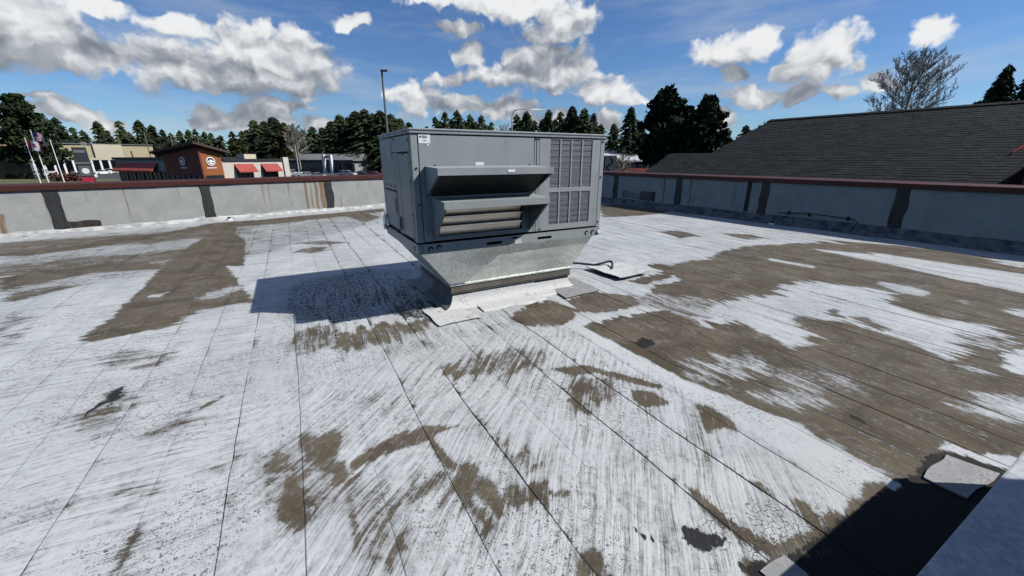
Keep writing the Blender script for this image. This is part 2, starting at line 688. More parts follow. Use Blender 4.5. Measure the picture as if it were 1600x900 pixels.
    m.put(sc_.inputs[0], nn.outputs['Color'])
    sc_.inputs['Scale'].default_value = 0.12
    m.put(wv.inputs[1], sc_.outputs[0])
    m.put(vo.inputs['Vector'], wv.outputs[0])
    vo.inputs['Scale'].default_value = 30.0
    ck = m.math('MULTIPLY', m.smooth(vo.outputs['Distance'], 0.02, 0.09, 1.0, 0.0), m.smooth(m.math('ADD', crack, m.math('MULTIPLY', m.math('SUBTRACT', fine, 0.5), 1.6)), 0.45, 0.75))
    c = m.mix(m.math('MULTIPLY', ck, 0.9), c, (0.02, 0.02, 0.021))
    # open lap seams
    wid = m.math('MULTIPLY', m.smooth(wn, 0.42, 0.74, 0.0, 0.030), m.math('MULTIPLY', seam, seam))
    ln = m.math('SUBTRACT', 1.0, m.math('DIVIDE', sx.outputs[0], m.math('ADD', wid, 0.0009)), clamp=True)
    ln = m.smooth(m.math('ADD', ln, m.math('MULTIPLY', m.math('SUBTRACT', fine, 0.5), 0.9)), 0.12, 0.32)
    ln = m.math('MULTIPLY', ln, m.smooth(m.math('ADD', seam, m.math('SUBTRACT', wn, 0.5)), 0.15, 0.7))
    c = m.mix(m.math('MULTIPLY', ln, 0.92), c, (0.045, 0.040, 0.036))
    # tar
    tk = m.math('ADD', tar_shade, m.math('MULTIPLY', m.math('SUBTRACT', fine, 0.5), 1.1))
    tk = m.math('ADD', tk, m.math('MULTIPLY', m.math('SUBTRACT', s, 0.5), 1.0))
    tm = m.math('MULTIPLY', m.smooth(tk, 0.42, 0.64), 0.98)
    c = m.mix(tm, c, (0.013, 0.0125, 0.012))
    r = m.math('SUBTRACT', 0.88, m.math('MULTIPLY', paint, 0.36))
    h = m.math('ADD', m.math('MULTIPLY', s, 1.1), m.math('MULTIPLY', fine, 0.7))
    m.bump(h, 0.55, 0.006)
    return m.set(c, r, 0.0, 0.25)


M['roof'] = roof_material()


def wall_material():
    m = NT('parapet_stucco')
    o = m.obj()
    rust = m.attr('rust')
    blk = m.attr('smear')
    wht = m.attr('wash')
    n = m.noise(o, 3.0, 7.0, 0.6)
    g = m.noise(o, 38.0, 4.0, 0.65)
    st = m.noise(m.mapping(o, (16, 16, 0.9)), 1.0, 5.0, 0.6)
    c = m.mix(m.smooth(n, 0.3, 0.7), (0.30, 0.305, 0.292), (0.36, 0.365, 0.348))
    c = m.mix(m.smooth(g, 0.52, 0.72, 0, 0.45), c, (0.235, 0.24, 0.235))
    c = m.mix(m.smooth(st, 0.58, 0.8, 0, 0.35), c, (0.24, 0.23, 0.205))
    rk = m.smooth(m.math('ADD', rust, m.math('MULTIPLY', m.math('SUBTRACT', st, 0.5), 1.1)), 0.22, 0.85)
    c = m.mix(m.math('MULTIPLY', rk, 0.85), c, (0.19, 0.10, 0.035))
    wk = m.smooth(m.math('ADD', wht, m.math('MULTIPLY', m.math('SUBTRACT', n, 0.5), 1.2)), 0.42, 0.56)
    c = m.mix(wk, c, (0.46, 0.465, 0.455))
    bk = m.smooth(m.math('ADD', blk, m.math('MULTIPLY', m.math('SUBTRACT', g, 0.5), 0.6)), 0.45, 0.58)
    c = m.mix(bk, c, m.mix(m.smooth(st, 0.4, 0.65), (0.022, 0.022, 0.022), (0.060, 0.045, 0.034)))
    m.bump(g, 0.45, 0.015)
    return m.set(c, 0.85, 0.0, 0.25)


M['wall'] = wall_material()


def sealant_material():
    m = NT('joint_sealant')
    o = m.obj()
    n = m.noise(o, 6.0, 6.0, 0.6)
    st = m.noise(m.mapping(o, (22, 22, 1.2)), 1.0, 5.0, 0.6)
    c = m.mix(m.smooth(st, 0.42, 0.62), (0.020, 0.024, 0.026), (0.010, 0.009, 0.0085))
    c = m.mix(m.smooth(n, 0.55, 0.72, 0, 0.7), c, (0.035, 0.019, 0.010))
    m.bump(n, 0.6, 0.02)
    return m.set(c, 0.7)


M['sealant'] = sealant_material()


def coping_material():
    m = NT('red_coping')
    o = m.obj()
    n = m.noise(m.mapping(o, (2, 8, 8)), 1.0, 6.0, 0.65)
    c = m.mix(m.smooth(n, 0.35, 0.7), (0.066, 0.015, 0.010), (0.040, 0.014, 0.010))
    c = m.mix(m.smooth(n, 0.66, 0.8, 0, 0.6), c, (0.12, 0.058, 0.038))
    return m.set(c, 0.55, 0.0, 0.3)


M['coping'] = coping_material()
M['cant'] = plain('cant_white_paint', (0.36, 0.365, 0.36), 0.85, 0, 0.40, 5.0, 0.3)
M['deck'] = plain('roof_deck', (0.05, 0.045, 0.04), 0.9)


def flashing_material(name, a, b, dirt):
    m = NT(name)
    o = m.obj()
    n = m.noise(o, 7.0, 8.0, 0.65)
    g = m.noise(o, 60.0, 4.0, 0.6)
    c = m.mix(m.smooth(n, 0.35, 0.7), a, b)
    c = m.mix(m.smooth(m.math('ADD', m.math('MULTIPLY', n, 0.5), m.math('MULTIPLY', g, 0.5)), 0.50, 0.62, 0, dirt), c, (0.10, 0.09, 0.08))
    m.bump(m.math('ADD', n, m.math('MULTIPLY', g, 0.4)), 0.6, 0.012)
    return m.set(c, 0.75, 0, 0.3)


M['cant_dark'] = flashing_material('mottled_dark_cant', (0.05, 0.055, 0.062), (0.20, 0.21, 0.225), 0.8)
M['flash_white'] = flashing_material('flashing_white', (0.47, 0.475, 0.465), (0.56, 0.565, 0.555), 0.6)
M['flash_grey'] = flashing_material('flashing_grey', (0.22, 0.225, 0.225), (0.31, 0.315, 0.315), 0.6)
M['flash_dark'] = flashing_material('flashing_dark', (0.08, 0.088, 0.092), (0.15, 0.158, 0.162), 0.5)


def shingle_material():
    m = NT('asphalt_shingle')
    o = m.obj()
    rnd = m.node('ShaderNodeAttribute', attribute_name='tone').outputs['Fac']
    g = m.noise(o, 30.0, 4.0, 0.6)
    n = m.noise(o, 0.8, 4.0, 0.6)
    k = m.math('ADD', m.math('MULTIPLY', rnd, 0.7), m.math('MULTIPLY', g, 0.4))
    c = m.mix(m.smooth(k, 0.15, 0.95), (0.011, 0.0130, 0.0152), (0.021, 0.0245, 0.028))
    c = m.mix(m.smooth(n, 0.5, 0.75, 0, 0.35), c, (0.034, 0.038, 0.034))
    m.bump(g, 0.5, 0.01)
    return m.set(c, 0.95, 0, 0.15)


M['shingle'] = shingle_material()
M['red_trim'] = plain('red_trim_paint', (0.36, 0.045, 0.05), 0.6)
M['dark_wall'] = plain('dark_siding', (0.05, 0.05, 0.052), 0.85)


def foliage(name, a, b):
    m = NT(name)
    o = m.obj()
    n = m.noise(o, 0.7, 3.0, 0.6)
    k = m.math('ADD', m.math('MULTIPLY', n, 0.75), m.math('MULTIPLY', m.rnd(), 0.3))
    c = m.mix(m.smooth(k, 0.3, 0.8), a, b)
    return m.set(c, 0.9, 0, 0.1)


M['fir'] = foliage('fir_needles', (0.014, 0.023, 0.012), (0.055, 0.072, 0.032))
M['pine'] = foliage('pine_needles', (0.012, 0.020, 0.012), (0.038, 0.052, 0.023))
M['olive'] = foliage('olive_foliage', (0.045, 0.050, 0.018), (0.075, 0.072, 0.028))
M['bark'] = plain('bark', (0.07, 0.055, 0.042), 0.95, 0, 0.3)
M['twig'] = plain('twig_bark', (0.38, 0.34, 0.28), 0.95, 0, 0.25)
M['hedge'] = foliage('russet_hedge', (0.10, 0.04, 0.03), (0.16, 0.075, 0.05))
M['asphalt'] = plain('asphalt', (0.052, 0.052, 0.055), 0.9, 0, 0.2, 0.3)
M['lawn'] = plain('lawn', (0.085, 0.09, 0.04), 0.95, 0, 0.25, 0.5)
M['cream'] = plain('cream_stucco', (0.42, 0.355, 0.225), 0.9, 0, 0.08, 0.4)
M['pale'] = plain('pale_cream_stucco', (0.50, 0.45, 0.34), 0.9, 0, 0.06, 0.4)
M['white_stucco'] = plain('white_stucco', (0.48, 0.44, 0.385), 0.9, 0, 0.06, 0.6)
M['grey_stucco'] = plain('grey_stucco', (0.25, 0.255, 0.25), 0.9, 0, 0.08, 0.6)
M['tan_wall'] = plain('tan_wall', (0.20, 0.145, 0.092), 0.9, 0, 0.1, 0.6)
M['brown_shaded'] = plain('brown_cladding_shaded', (0.115, 0.032, 0.017), 0.75, 0, 0.15, 0.8)  # tower cladding with shade darkened into its colour
M['brown_lit'] = plain('brown_cladding_lit', (0.25, 0.08, 0.024), 0.75, 0, 0.12, 0.8)  # same tower cladding, sunlight painted into the colour of the sunny face
M['dark_roof'] = plain('dark_brown_roof', (0.06, 0.035, 0.03), 0.8, 0, 0.15, 0.6)
M['black_trim'] = plain('black_cornice', (0.02, 0.02, 0.022), 0.6)
M['awning'] = plain('red_awning', (0.30, 0.055, 0.045), 0.8, 0, 0.1, 1.0)
M['glass'] = plain('shop_glass', (0.02, 0.024, 0.028), 0.12, 0, 0.2, 0.5, 0, 0.6)
M['grey_roof'] = plain('grey_roof', (0.15, 0.155, 0.16), 0.8, 0, 0.1, 0.3)
M['white_roof'] = plain('white_metal_roof', (0.42, 0.43, 0.445), 0.7, 0, 0.06, 0.3)
M['white_paint'] = plain('white_paint', (0.74, 0.74, 0.73), 0.6, 0, 0.05)
M['pole'] = plain('pole_grey', (0.14, 0.13, 0.12), 0.6, 0.2)
M['pole_light'] = plain('pole_pale', (0.45, 0.45, 0.45), 0.5, 0.4)
M['pole_wood'] = plain('timber_pole', (0.16, 0.13, 0.11), 0.9)
M['sign_dark'] = plain('sign_charcoal', (0.03, 0.036, 0.042), 0.6)
M['sign_red'] = plain('sign_red', (0.38, 0.02, 0.045), 0.6)
M['sign_tan'] = plain('sign_tan', (0.36, 0.29, 0.20), 0.7)
M['brick'] = plain('brick_red_wall', (0.20, 0.05, 0.035), 0.85, 0, 0.2, 1.0)
M['flag_red'] = plain('flag_red', (0.36, 0.03, 0.04), 0.8)
M['flag_white'] = plain('flag_white', (0.66, 0.66, 0.66), 0.8, 0, 0.05)
M['flag_blue'] = plain('flag_blue', (0.04, 0.06, 0.20), 0.8)
M['tyre'] = plain('tyre', (0.015, 0.015, 0.015), 0.8)
M['rim'] = plain('rim', (0.35, 0.35, 0.36), 0.4, 0.7)
for nm_, c_ in (('white', (0.75, 0.75, 0.75)), ('silver', (0.42, 0.43, 0.45)), ('black', (0.015, 0.016, 0.018)), ('grey', (0.11, 0.115, 0.12)), ('red', (0.28, 0.02, 0.02)), ('blue', (0.03, 0.06, 0.14))):
    M['car_' + nm_] = plain('car_paint_' + nm_, c_, 0.25, 0.1, 0.03, 1.0, 0, 0.6)
M['lamp'] = plain('car_lamp', (0.55, 0.5, 0.45), 0.2)


# ------------------------------------------------------------------ the roof we stand on
GRID_O = Vector((-0.876, 3.646, 0))           # corner of the big rooftop unit; the roof's seams run with it
GRID_RZ = R(28.63)
GU = Vector((math.cos(GRID_RZ), math.sin(GRID_RZ), 0))
GV = Vector((-math.sin(GRID_RZ), math.cos(GRID_RZ), 0))
CORNER = Vector((0.973, 18.218, 0))           # where the two parapets meet
DL = Vector((0.7298, 0.6837, 0)).normalized() # left parapet, towards the corner
DR = Vector((0.5368, -0.8437, 0)).normalized()  # right parapet, away from the corner
NLI = Vector((DL.y, -DL.x, 0))                # inner normals
NRI = Vector((DR.y, -DR.x, 0))
GROUND = -3.2
WALL_T = 0.22
rng = np.random.default_rng(7)


def to_grid(p):
    d = p - GRID_O
    return d.dot(GU), d.dot(GV)


def lattice(x, y, seed):
    """smooth value noise for numpy arrays"""
    r = np.random.default_rng(seed).random((256, 256))
    xi = np.floor(x).astype(int)
    yi = np.floor(y).astype(int)
    fx = x - xi
    fy = y - yi
    fx = fx * fx * (3 - 2 * fx)
    fy = fy * fy * (3 - 2 * fy)
    g = lambda i, j: r[i % 256, j % 256]
    return (g(xi, yi) * (1 - fx) + g(xi + 1, yi) * fx) * (1 - fy) + (g(xi, yi + 1) * (1 - fx) + g(xi + 1, yi + 1) * fx) * fy


def poly_mask(px, py, poly, soft):
    P = np.array(poly)
    x0, y0 = P.min(0) - soft * 2
    x1, y1 = P.max(0) + soft * 2
    out = np.zeros(len(px))
    idx = np.where((px > x0) & (px < x1) & (py > y0) & (py < y1))[0]
    if len(idx) == 0:
        return out
    X = px[idx]
    Y = py[idx]
    inside = np.zeros(len(idx), bool)
    dist = np.full(len(idx), 1e9)
    n = len(P)
    for i in range(n):
        ax, ay = P[i]
        bx, by = P[(i + 1) % n]
        c = ((ay > Y) != (by > Y))
        with np.errstate(divide='ignore', invalid='ignore'):
            xx = (bx - ax) * (Y - ay) / (by - ay + 1e-12) + ax
        inside ^= c & (X < xx)
        dx, dy = bx - ax, by - ay
        t = np.clip(((X - ax) * dx + (Y - ay) * dy) / (dx * dx + dy * dy + 1e-12), 0, 1)
        dist = np.minimum(dist, np.hypot(X - ax - t * dx, Y - ay - t * dy))
    sd = np.where(inside, dist, -dist)
    k = np.clip((sd + soft) / (2 * soft), 0, 1)
    out[idx] = k * k * (3 - 2 * k)
    return out


def step(x, a, b):
    k = np.clip((x - a) / (b - a), 0, 1)
    return k * k * (3 - 2 * k)


STAINS_SHADE = [
    ('cov', 0.62, 0.25, [(-5.883, 7.355), (-2.776, 8.263), (1.404, 8.777), (0.999, 6.793), (-1.624, 3.864), (-3.990, 2.731)]),
    ('cov', 0.05, 0.022, [(-2.563, 6.764), (-2.905, 8.114), (-2.246, 8.442), (-2.157, 6.542), (-1.854, 5.155), (-1.750, 3.201), (-1.980, 3.327), (-1.620, 1.792), (-1.516, 1.334), (-2.092, 0.926), (-2.700, 0.820), (-2.782, 0.981), (-2.716, 1.484), (-2.772, 3.759), (-2.758, 4.691)]),
    ('cov', 0.8, 0.04, [(-2.149, 0.974), (-2.047, 1.255), (-1.728, 1.335), (-1.544, 1.396), (-1.602, 1.200), (-1.851, 0.974)]),
    ('cov', 0.75, 0.03, [(-2.566, 2.151), (-2.438, 2.266), (-2.404, 2.088), (-2.491, 2.009)]),
    ('cov', 0.65, 0.04, [(-2.118, 1.709), (-1.983, 2.017), (-1.724, 2.133), (-1.655, 1.921), (-1.881, 1.676)]),
    ('cov', 0.08, 0.06, [(-4.492, 3.958), (-4.226, 4.199), (-3.452, 4.300), (-2.810, 3.949), (-2.784, 3.604), (-3.509, 3.770), (-3.847, 3.476), (-4.177, 3.188)]),
    ('cov', 0.3, 0.05, [(-4.094, 2.985), (-3.672, 3.137), (-3.417, 3.057), (-3.705, 2.773), (-3.941, 2.611)]),
    ('cov', 0.1, 0.05, [(-5.378, 6.122), (-4.627, 6.163), (-4.250, 6.600), (-3.219, 7.299), (-2.879, 8.099), (-2.689, 7.579), (-3.349, 6.857), (-4.074, 5.982), (-4.745, 5.619), (-5.242, 5.790)]),
    ('cov', 0.1, 0.08, [(-3.580, 6.983), (-2.776, 8.263), (-1.289, 8.560), (1.538, 9.435), (1.373, 8.622), (-1.283, 7.562), (-2.662, 7.368)]),
    ('cov', 0.2, 0.06, [(0.264, 8.278), (0.880, 8.400), (1.044, 7.424), (0.517, 6.695)]),
    ('cov', 0.25, 0.05, [(-1.052, 3.869), (-0.867, 4.111), (-0.511, 4.037), (-0.588, 3.727), (-0.890, 3.567)]),
    ('cov', 0.35, 0.04, [(-1.058, 4.654), (-0.623, 4.689), (-0.164, 4.233), (-0.654, 4.240)]),
    ('cov', 0.4, 0.06, [(-3.612, 1.808), (-3.675, 2.124), (-3.502, 1.875), (-3.301, 1.235), (-3.268, 0.968)]),
    ('cov', 0.2, 0.05, [(-0.864, -0.305), (-0.788, -0.062), (-0.617, 0.002), (-0.388, -0.005), (-0.162, -0.075), (0.078, -0.116), (0.032, -0.352), (-0.256, -0.428), (-0.533, -0.459), (-0.778, -0.417)]),
    ('cov', 0.48, 0.06, [(-1.237, -0.101), (-1.032, 0.229), (-0.755, 0.248), (-0.834, -0.254), (-1.058, -0.388)]),
    ('cov', 0, 0.03, [(0.749, -0.389), (1.136, -0.183), (1.376, -0.198), (1.475, -0.585), (1.185, -0.811), (0.888, -0.819), (0.723, -0.505)]),
    ('cov', 0.03, 0.03, [(1.532, -0.283), (1.986, -0.230), (2.315, -0.462), (2.141, -0.799), (1.734, -0.829), (1.448, -0.673)]),
    ('cov', 0.04, 0.03, [(1.165, -0.937), (2.020, -0.985), (2.624, -0.879), (2.500, -0.430), (2.682, -0.088), (3.443, 0.012), (3.473, 0.392), (4.755, 0.382), (6.116, 0.481), (7.790, 0.027), (7.734, -0.402), (6.638, -1.540), (6.333, -2.656), (5.246, -3.830), (1.878, -3.945), (1.533, -3.310), (1.370, -3.177), (1.407, -3.128), (1.461, -2.707), (1.386, -2.525), (1.300, -2.280), (1.266, -2.083), (1.162, -1.600)]),
    ('cov', 0.85, 0.06, [(4.641, -1.093), (5.023, -1.639), (5.062, -1.936), (4.515, -2.072), (4.461, -2.434), (4.655, -2.859), (4.406, -2.943), (3.924, -2.945), (3.790, -2.805), (3.410, -2.886), (3.316, -2.812), (3.479, -2.567), (3.509, -2.315), (3.513, -2.082), (3.272, -1.785), (3.093, -1.852), (2.922, -2.133), (2.659, -2.188), (2.460, -2.106), (2.600, -1.881), (2.509, -1.831), (2.640, -1.605), (2.516, -1.538), (2.249, -1.546), (2.220, -1.376), (2.776, -1.232), (3.393, -1.128), (3.754, -1.325), (4.188, -1.124)]),
    ('cov', 0.1, 0.03, [(3.595, -1.884), (3.821, -1.887), (3.806, -1.960), (3.607, -2.006)]),
    ('cov', 0.4, 0.05, [(4.062, -2.710), (4.363, -2.796), (4.168, -2.915), (3.886, -2.831)]),
    ('cov', 0.3, 0.04, [(3.706, -2.097), (3.842, -2.207), (3.689, -2.348), (3.533, -2.263)]),
    ('cov', 0.62, 0.06, [(1.448, -1.815), (1.779, -1.937), (2.068, -2.094), (2.101, -2.274), (1.889, -2.285), (1.606, -2.151), (1.314, -2.174), (1.260, -2.098), (1.342, -1.956)]),
    ('cov', 0.58, 0.06, [(1.427, -2.271), (1.742, -2.407), (2.038, -2.523), (1.958, -2.647), (1.742, -2.712), (1.667, -2.633), (1.502, -2.432)]),
    ('cov', 0.45, 0.08, [(2.227, -2.396), (2.308, -2.584), (2.343, -2.708), (2.112, -2.765), (2.065, -2.619)]),
    ('cov', 0.42, 0.08, [(1.845, -2.301), (2.187, -2.385), (2.020, -2.586), (1.749, -2.482)]),
    ('cov', 0.7, 0.07, [(2.501, -3.049), (2.837, -3.085), (3.076, -3.154), (3.087, -3.255), (3.111, -3.503), (2.811, -3.541), (2.651, -3.336), (2.564, -3.212)]),
    ('cov', 0.35, 0.08, [(2.139, -3.008), (2.479, -3.084), (2.377, -3.138), (2.041, -3.121)]),
    ('cov', 0.95, 0.03, [(3.939, -3.005), (4.228, -3.045), (4.358, -3.345), (3.725, -3.425), (3.492, -3.181), (3.465, -3.073)]),
    ('cov', 0.8, 0.04, [(5.279, -2.724), (5.566, -2.797), (5.626, -2.953), (5.186, -2.868)]),
    ('cov', 0.75, 0.04, [(5.486, -1.555), (5.533, -1.917), (5.426, -2.186), (5.185, -2.181), (5.093, -1.873)]),
    ('cov', 0.8, 0.02, [(5.515, -0.182), (5.638, -0.832), (5.446, -0.889), (5.340, -0.321)]),
    ('cov', 0.6, 0.03, [(5.429, -2.363), (5.436, -2.508), (5.228, -2.462)]),
    ('cov', 0.7, 0.02, [(3.265, -2.807), (3.340, -2.961), (3.343, -3.119), (3.245, -2.984)]),
    ('cov', 0.84, 0.08, [(6.404, 4.780), (7.522, 4.465), (7.681, 2.555), (7.724, 1.062), (8.002, 0.124), (7.548, 0.023), (6.709, 0.481), (5.371, 0.588), (4.653, 0.193), (3.721, 0.256), (3.474, 0.519), (3.019, 0.855)]),
    ('cov', 0.08, 0.1, [(7.958, 6.740), (10.091, 6.970), (9.434, 4.750), (7.837, 4.293), (6.314, 4.547)]),
    ('cov', 0.12, 0.06, [(5.906, 2.317), (6.392, 2.235), (6.181, 1.574), (5.656, 1.627)]),
    ('cov', 0.2, 0.06, [(6.827, 1.467), (7.297, 1.211), (7.152, 0.735), (6.646, 0.937)]),
    ('cov', 0.92, 0.06, [(6.911, -0.194), (7.219, -0.755), (7.184, -1.328), (7.389, -1.910), (7.434, -2.452), (7.478, -2.950), (6.617, -3.059), (6.707, -2.587), (6.430, -2.228), (6.601, -1.674), (6.687, -1.147), (6.742, -0.494)]),
    ('cov', 0.06, 0.06, [(8.111, 0.064), (8.590, -1.169), (8.662, -2.225), (8.893, -2.771), (7.566, -2.939), (7.577, -2.426), (7.537, -1.827), (7.432, -0.707)]),
    ('cov', 0.85, 0.04, [(8.491, -1.902), (8.785, -2.202), (8.925, -2.542), (8.088, -2.331), (8.246, -2.086)]),
    ('cov', 0.97, 0.02, [(1.104, -0.819), (1.620, -0.766), (2.310, -0.891), (2.206, -1.026), (1.651, -0.919), (1.209, -0.928)]),
    ('cov', 0.52, 0.06, [(2.400, -0.375), (2.767, -0.761), (3.061, -1.118), (2.516, -1.353), (2.209, -1.370), (2.264, -1.016), (2.100, -0.820)]),
    ('cov', 0.85, 0.03, [(2.161, 0.041), (2.561, 0.075), (2.759, -0.285), (3.429, -0.161), (3.259, -0.403), (2.769, -0.379), (2.444, -0.584), (2.282, -0.496), (2.051, -0.266)]),
    ('cov', 0.81, 0.15, [(-1.455, -0.776), (0.188, -0.176), (1.200, -0.940), (1.188, -2.219), (1.393, -3.121), (0.662, -3.132), (0.178, -3.017), (-1.351, -2.182)]),
    ('cov', 1, 0.015, [(1.104, -0.819), (1.237, -0.960), (1.292, -2.078), (1.351, -2.291), (1.399, -2.517), (1.461, -2.707), (1.407, -2.894), (1.396, -3.132), (1.212, -3.100), (1.064, -3.045), (1.153, -2.697), (1.174, -2.277), (1.128, -2.007), (1.110, -1.511)]),
    ('cov', 0.54, 0.06, [(-1.301, -1.461), (-1.035, -1.416), (-0.900, -1.577), (-0.924, -2.011), (-1.129, -2.074), (-1.264, -1.961)]),
    ('cov', 0.08, 0.028, [(-1.127, -1.416), (-1.035, -1.416), (-0.962, -1.506), (-0.944, -1.699), (-0.902, -1.764), (-0.933, -1.989), (-0.963, -1.867), (-1.052, -1.662), (-1.112, -1.660)]),
    ('cov', 0.3, 0.03, [(-1.300, -1.484), (-1.180, -1.527), (-1.171, -1.678), (-1.250, -1.635)]),
    ('cov', 0.12, 0.03, [(-1.183, -1.729), (-1.140, -1.807), (-1.128, -2.039), (-1.158, -2.058), (-1.235, -1.965), (-1.256, -1.878), (-1.221, -1.772)]),
    ('cov', 0.08, 0.012, [(-0.899, -1.745), (-0.772, -1.722), (-0.591, -1.696), (-0.407, -1.714), (-0.416, -1.761), (-0.608, -1.760), (-0.784, -1.787), (-0.898, -1.822)]),
    ('cov', 0.12, 0.012, [(-0.944, -2.016), (-0.926, -2.026), (-0.954, -2.306), (-0.970, -2.298)]),
    ('cov', 0.5, 0.06, [(-0.926, -2.026), (-0.843, -2.096), (-0.819, -2.416), (-0.884, -2.437), (-0.957, -2.311)]),
    ('cov', 0.15, 0.02, [(-1.745, -1.731), (-1.730, -1.732), (-1.761, -1.866), (-1.776, -1.950), (-1.791, -1.937), (-1.768, -1.773)]),
    ('cov', 0.45, 0.04, [(-1.751, -1.964), (-1.698, -1.936), (-1.649, -2.020)]),
    ('cov', 0.55, 0.05, [(-2.182, -0.238), (-2.059, -0.446), (-2.033, -0.779), (-2.148, -0.865), (-2.233, -0.860), (-2.288, -0.706), (-2.281, -0.559), (-2.242, -0.388)]),
    ('cov', 0.3, 0.012, [(-1.674, -0.786), (-1.577, -0.683), (-1.577, -0.751), (-1.663, -0.815)]),
    ('cov', 0.5, 0.05, [(-1.889, -0.898), (-1.754, -0.810), (-1.656, -0.936), (-1.806, -1.020)]),
    ('cov', 0.5, 0.05, [(-1.640, -1.417), (-1.547, -1.417), (-1.495, -1.521), (-1.586, -1.518)]),
    ('cov', 0.5, 0.05, [(-2.523, 0.412), (-2.309, 0.484), (-2.190, 0.230), (-2.336, 0.137)]),
    ('cov', 0.48, 0.05, [(-2.251, 0.324), (-2.137, 0.351), (-1.956, 0.043), (-2.103, 0.010)]),
    ('cov', 0.52, 0.05, [(-1.917, -1.383), (-1.814, -1.448), (-1.790, -1.617), (-1.847, -1.605)]),
    ('cov', 0.08, 0.03, [(-0.148, -1.035), (0.086, -1.129), (0.168, -1.240), (-0.127, -1.235), (-0.186, -1.142)]),
    ('cov', 0.46, 0.06, [(-0.123, -1.037), (0.254, -0.981), (0.552, -1.051), (0.631, -1.298), (0.393, -1.406), (0.062, -1.329)]),
    ('cov', 0.1, 0.012, [(0.535, -1.441), (0.802, -1.531), (0.949, -1.762), (1.099, -2.010), (1.044, -2.026), (0.978, -1.944), (0.864, -1.786), (0.810, -1.655), (0.629, -1.608)]),
    ('cov', 0.42, 0.05, [(0.616, -1.580), (0.860, -1.784), (0.654, -2.009), (0.394, -1.946)]),
    ('cov', 0.12, 0.02, [(0.521, -1.685), (0.672, -1.758), (0.629, -1.870), (0.495, -1.849)]),
    ('cov', 0, 0.015, [(0.847, -1.955), (0.976, -2.043), (0.969, -2.197), (0.791, -2.139), (0.780, -2.046)]),
    ('cov', 0.08, 0.012, [(0.411, -1.836), (0.453, -1.834), (0.461, -2.027), (0.426, -2.044)]),
    ('cov', 0, 0.022, [(1.101, -2.285), (1.146, -2.348), (1.127, -2.538), (1.055, -2.570), (1.035, -2.487), (0.913, -2.480)]),
    ('cov', 0, 0.012, [(0.475, -2.689), (0.500, -2.737), (0.481, -2.857), (0.480, -2.942), (0.524, -3.057), (0.608, -3.159), (0.471, -3.087), (0.428, -2.965), (0.435, -2.817)]),
    ('cov', 0.06, 0.015, [(0.851, -2.972), (0.870, -3.030), (0.817, -3.200), (0.754, -3.182), (0.766, -3.069)]),
    ('cov', 0.1, 0.028, [(-0.440, -2.047), (-0.392, -2.083), (-0.336, -2.344), (-0.379, -2.429), (-0.414, -2.399), (-0.432, -2.287), (-0.459, -2.305), (-0.463, -2.468), (-0.490, -2.483), (-0.504, -2.252), (-0.534, -2.173)]),
    ('cov', 0.12, 0.03, [(-0.281, -2.298), (-0.190, -2.312), (-0.104, -2.395), (-0.186, -2.481), (-0.214, -2.439), (-0.267, -2.437), (-0.291, -2.397), (-0.335, -2.400)]),
    ('cov', 0.2, 0.008, [(-0.115, -2.410), (-0.018, -2.472), (-0.035, -2.484), (-0.123, -2.440)]),
    ('cov', 0.15, 0.012, [(-0.485, -1.691), (-0.477, -1.807), (-0.445, -2.069), (-0.476, -2.086), (-0.509, -1.905)]),
    ('cov', 0.15, 0.015, [(-0.493, -1.654), (-0.320, -1.735), (-0.497, -1.778), (-0.751, -1.783), (-0.885, -1.824), (-0.874, -1.748), (-0.650, -1.658)]),
    ('cov', 0.25, 0.03, [(-0.204, -2.713), (-0.121, -2.758), (-0.123, -2.813), (-0.163, -2.844), (-0.267, -2.788)]),
    ('cov', 0.5, 0.05, [(-0.245, -1.809), (-0.132, -1.996), (-0.025, -2.222), (-0.090, -2.263), (-0.220, -2.089)]),
    ('cov', 0.5, 0.06, [(-0.893, -1.873), (-0.794, -1.996), (-0.772, -2.381), (-0.825, -2.441), (-0.930, -2.295)]),
    ('cov', 0.5, 0.05, [(-0.664, -1.974), (-0.523, -2.144), (-0.598, -2.268), (-0.689, -2.179)]),
    ('cov', 0.55, 0.05, [(1.031, -2.293), (0.871, -2.543), (0.559, -2.734), (0.650, -2.591)]),
    ('cov', 0, 0.02, [(0.684, -3.191), (0.485, -3.079), (0.715, -3.111), (0.926, -3.131), (1.165, -3.131), (1.266, -3.107), (1.386, -3.172), (1.517, -3.155), (1.800, -3.160), (1.959, -3.195), (2.005, -3.304), (1.987, -3.397), (1.947, -3.732), (0.914, -3.657), (0.270, -3.305), (0.258, -3.164), (0.332, -3.044)]),
    ('tar_shade', 0.95, 0.03, [(0.697, -3.208), (0.529, -3.128), (0.747, -3.139), (0.936, -3.151), (1.150, -3.151), (1.264, -3.155), (1.360, -3.181), (1.504, -3.182), (1.762, -3.171), (1.931, -3.203), (1.991, -3.307), (1.973, -3.399), (1.947, -3.732), (0.914, -3.657), (0.270, -3.305), (0.258, -3.164), (0.332, -3.044)]),
    ('cov', 1, 0.008, [(1.887, -3.168), (2.006, -3.175), (2.025, -3.304), (2.087, -3.311), (2.171, -3.394), (2.221, -3.500), (2.029, -3.491), (1.993, -3.395), (1.963, -3.338), (1.930, -3.225)]),
    ('tar_shade', 0, 0.008, [(1.887, -3.168), (2.006, -3.175), (2.025, -3.304), (2.087, -3.311), (2.171, -3.394), (2.221, -3.500), (2.029, -3.491), (1.993, -3.395), (1.963, -3.338), (1.930, -3.225)]),
    ('cov', 1, 0.008, [(1.332, -3.147), (1.415, -3.175), (1.383, -3.202), (1.309, -3.179)]),
    ('tar_shade', 0, 0.008, [(1.332, -3.147), (1.415, -3.175), (1.383, -3.202), (1.309, -3.179)]),
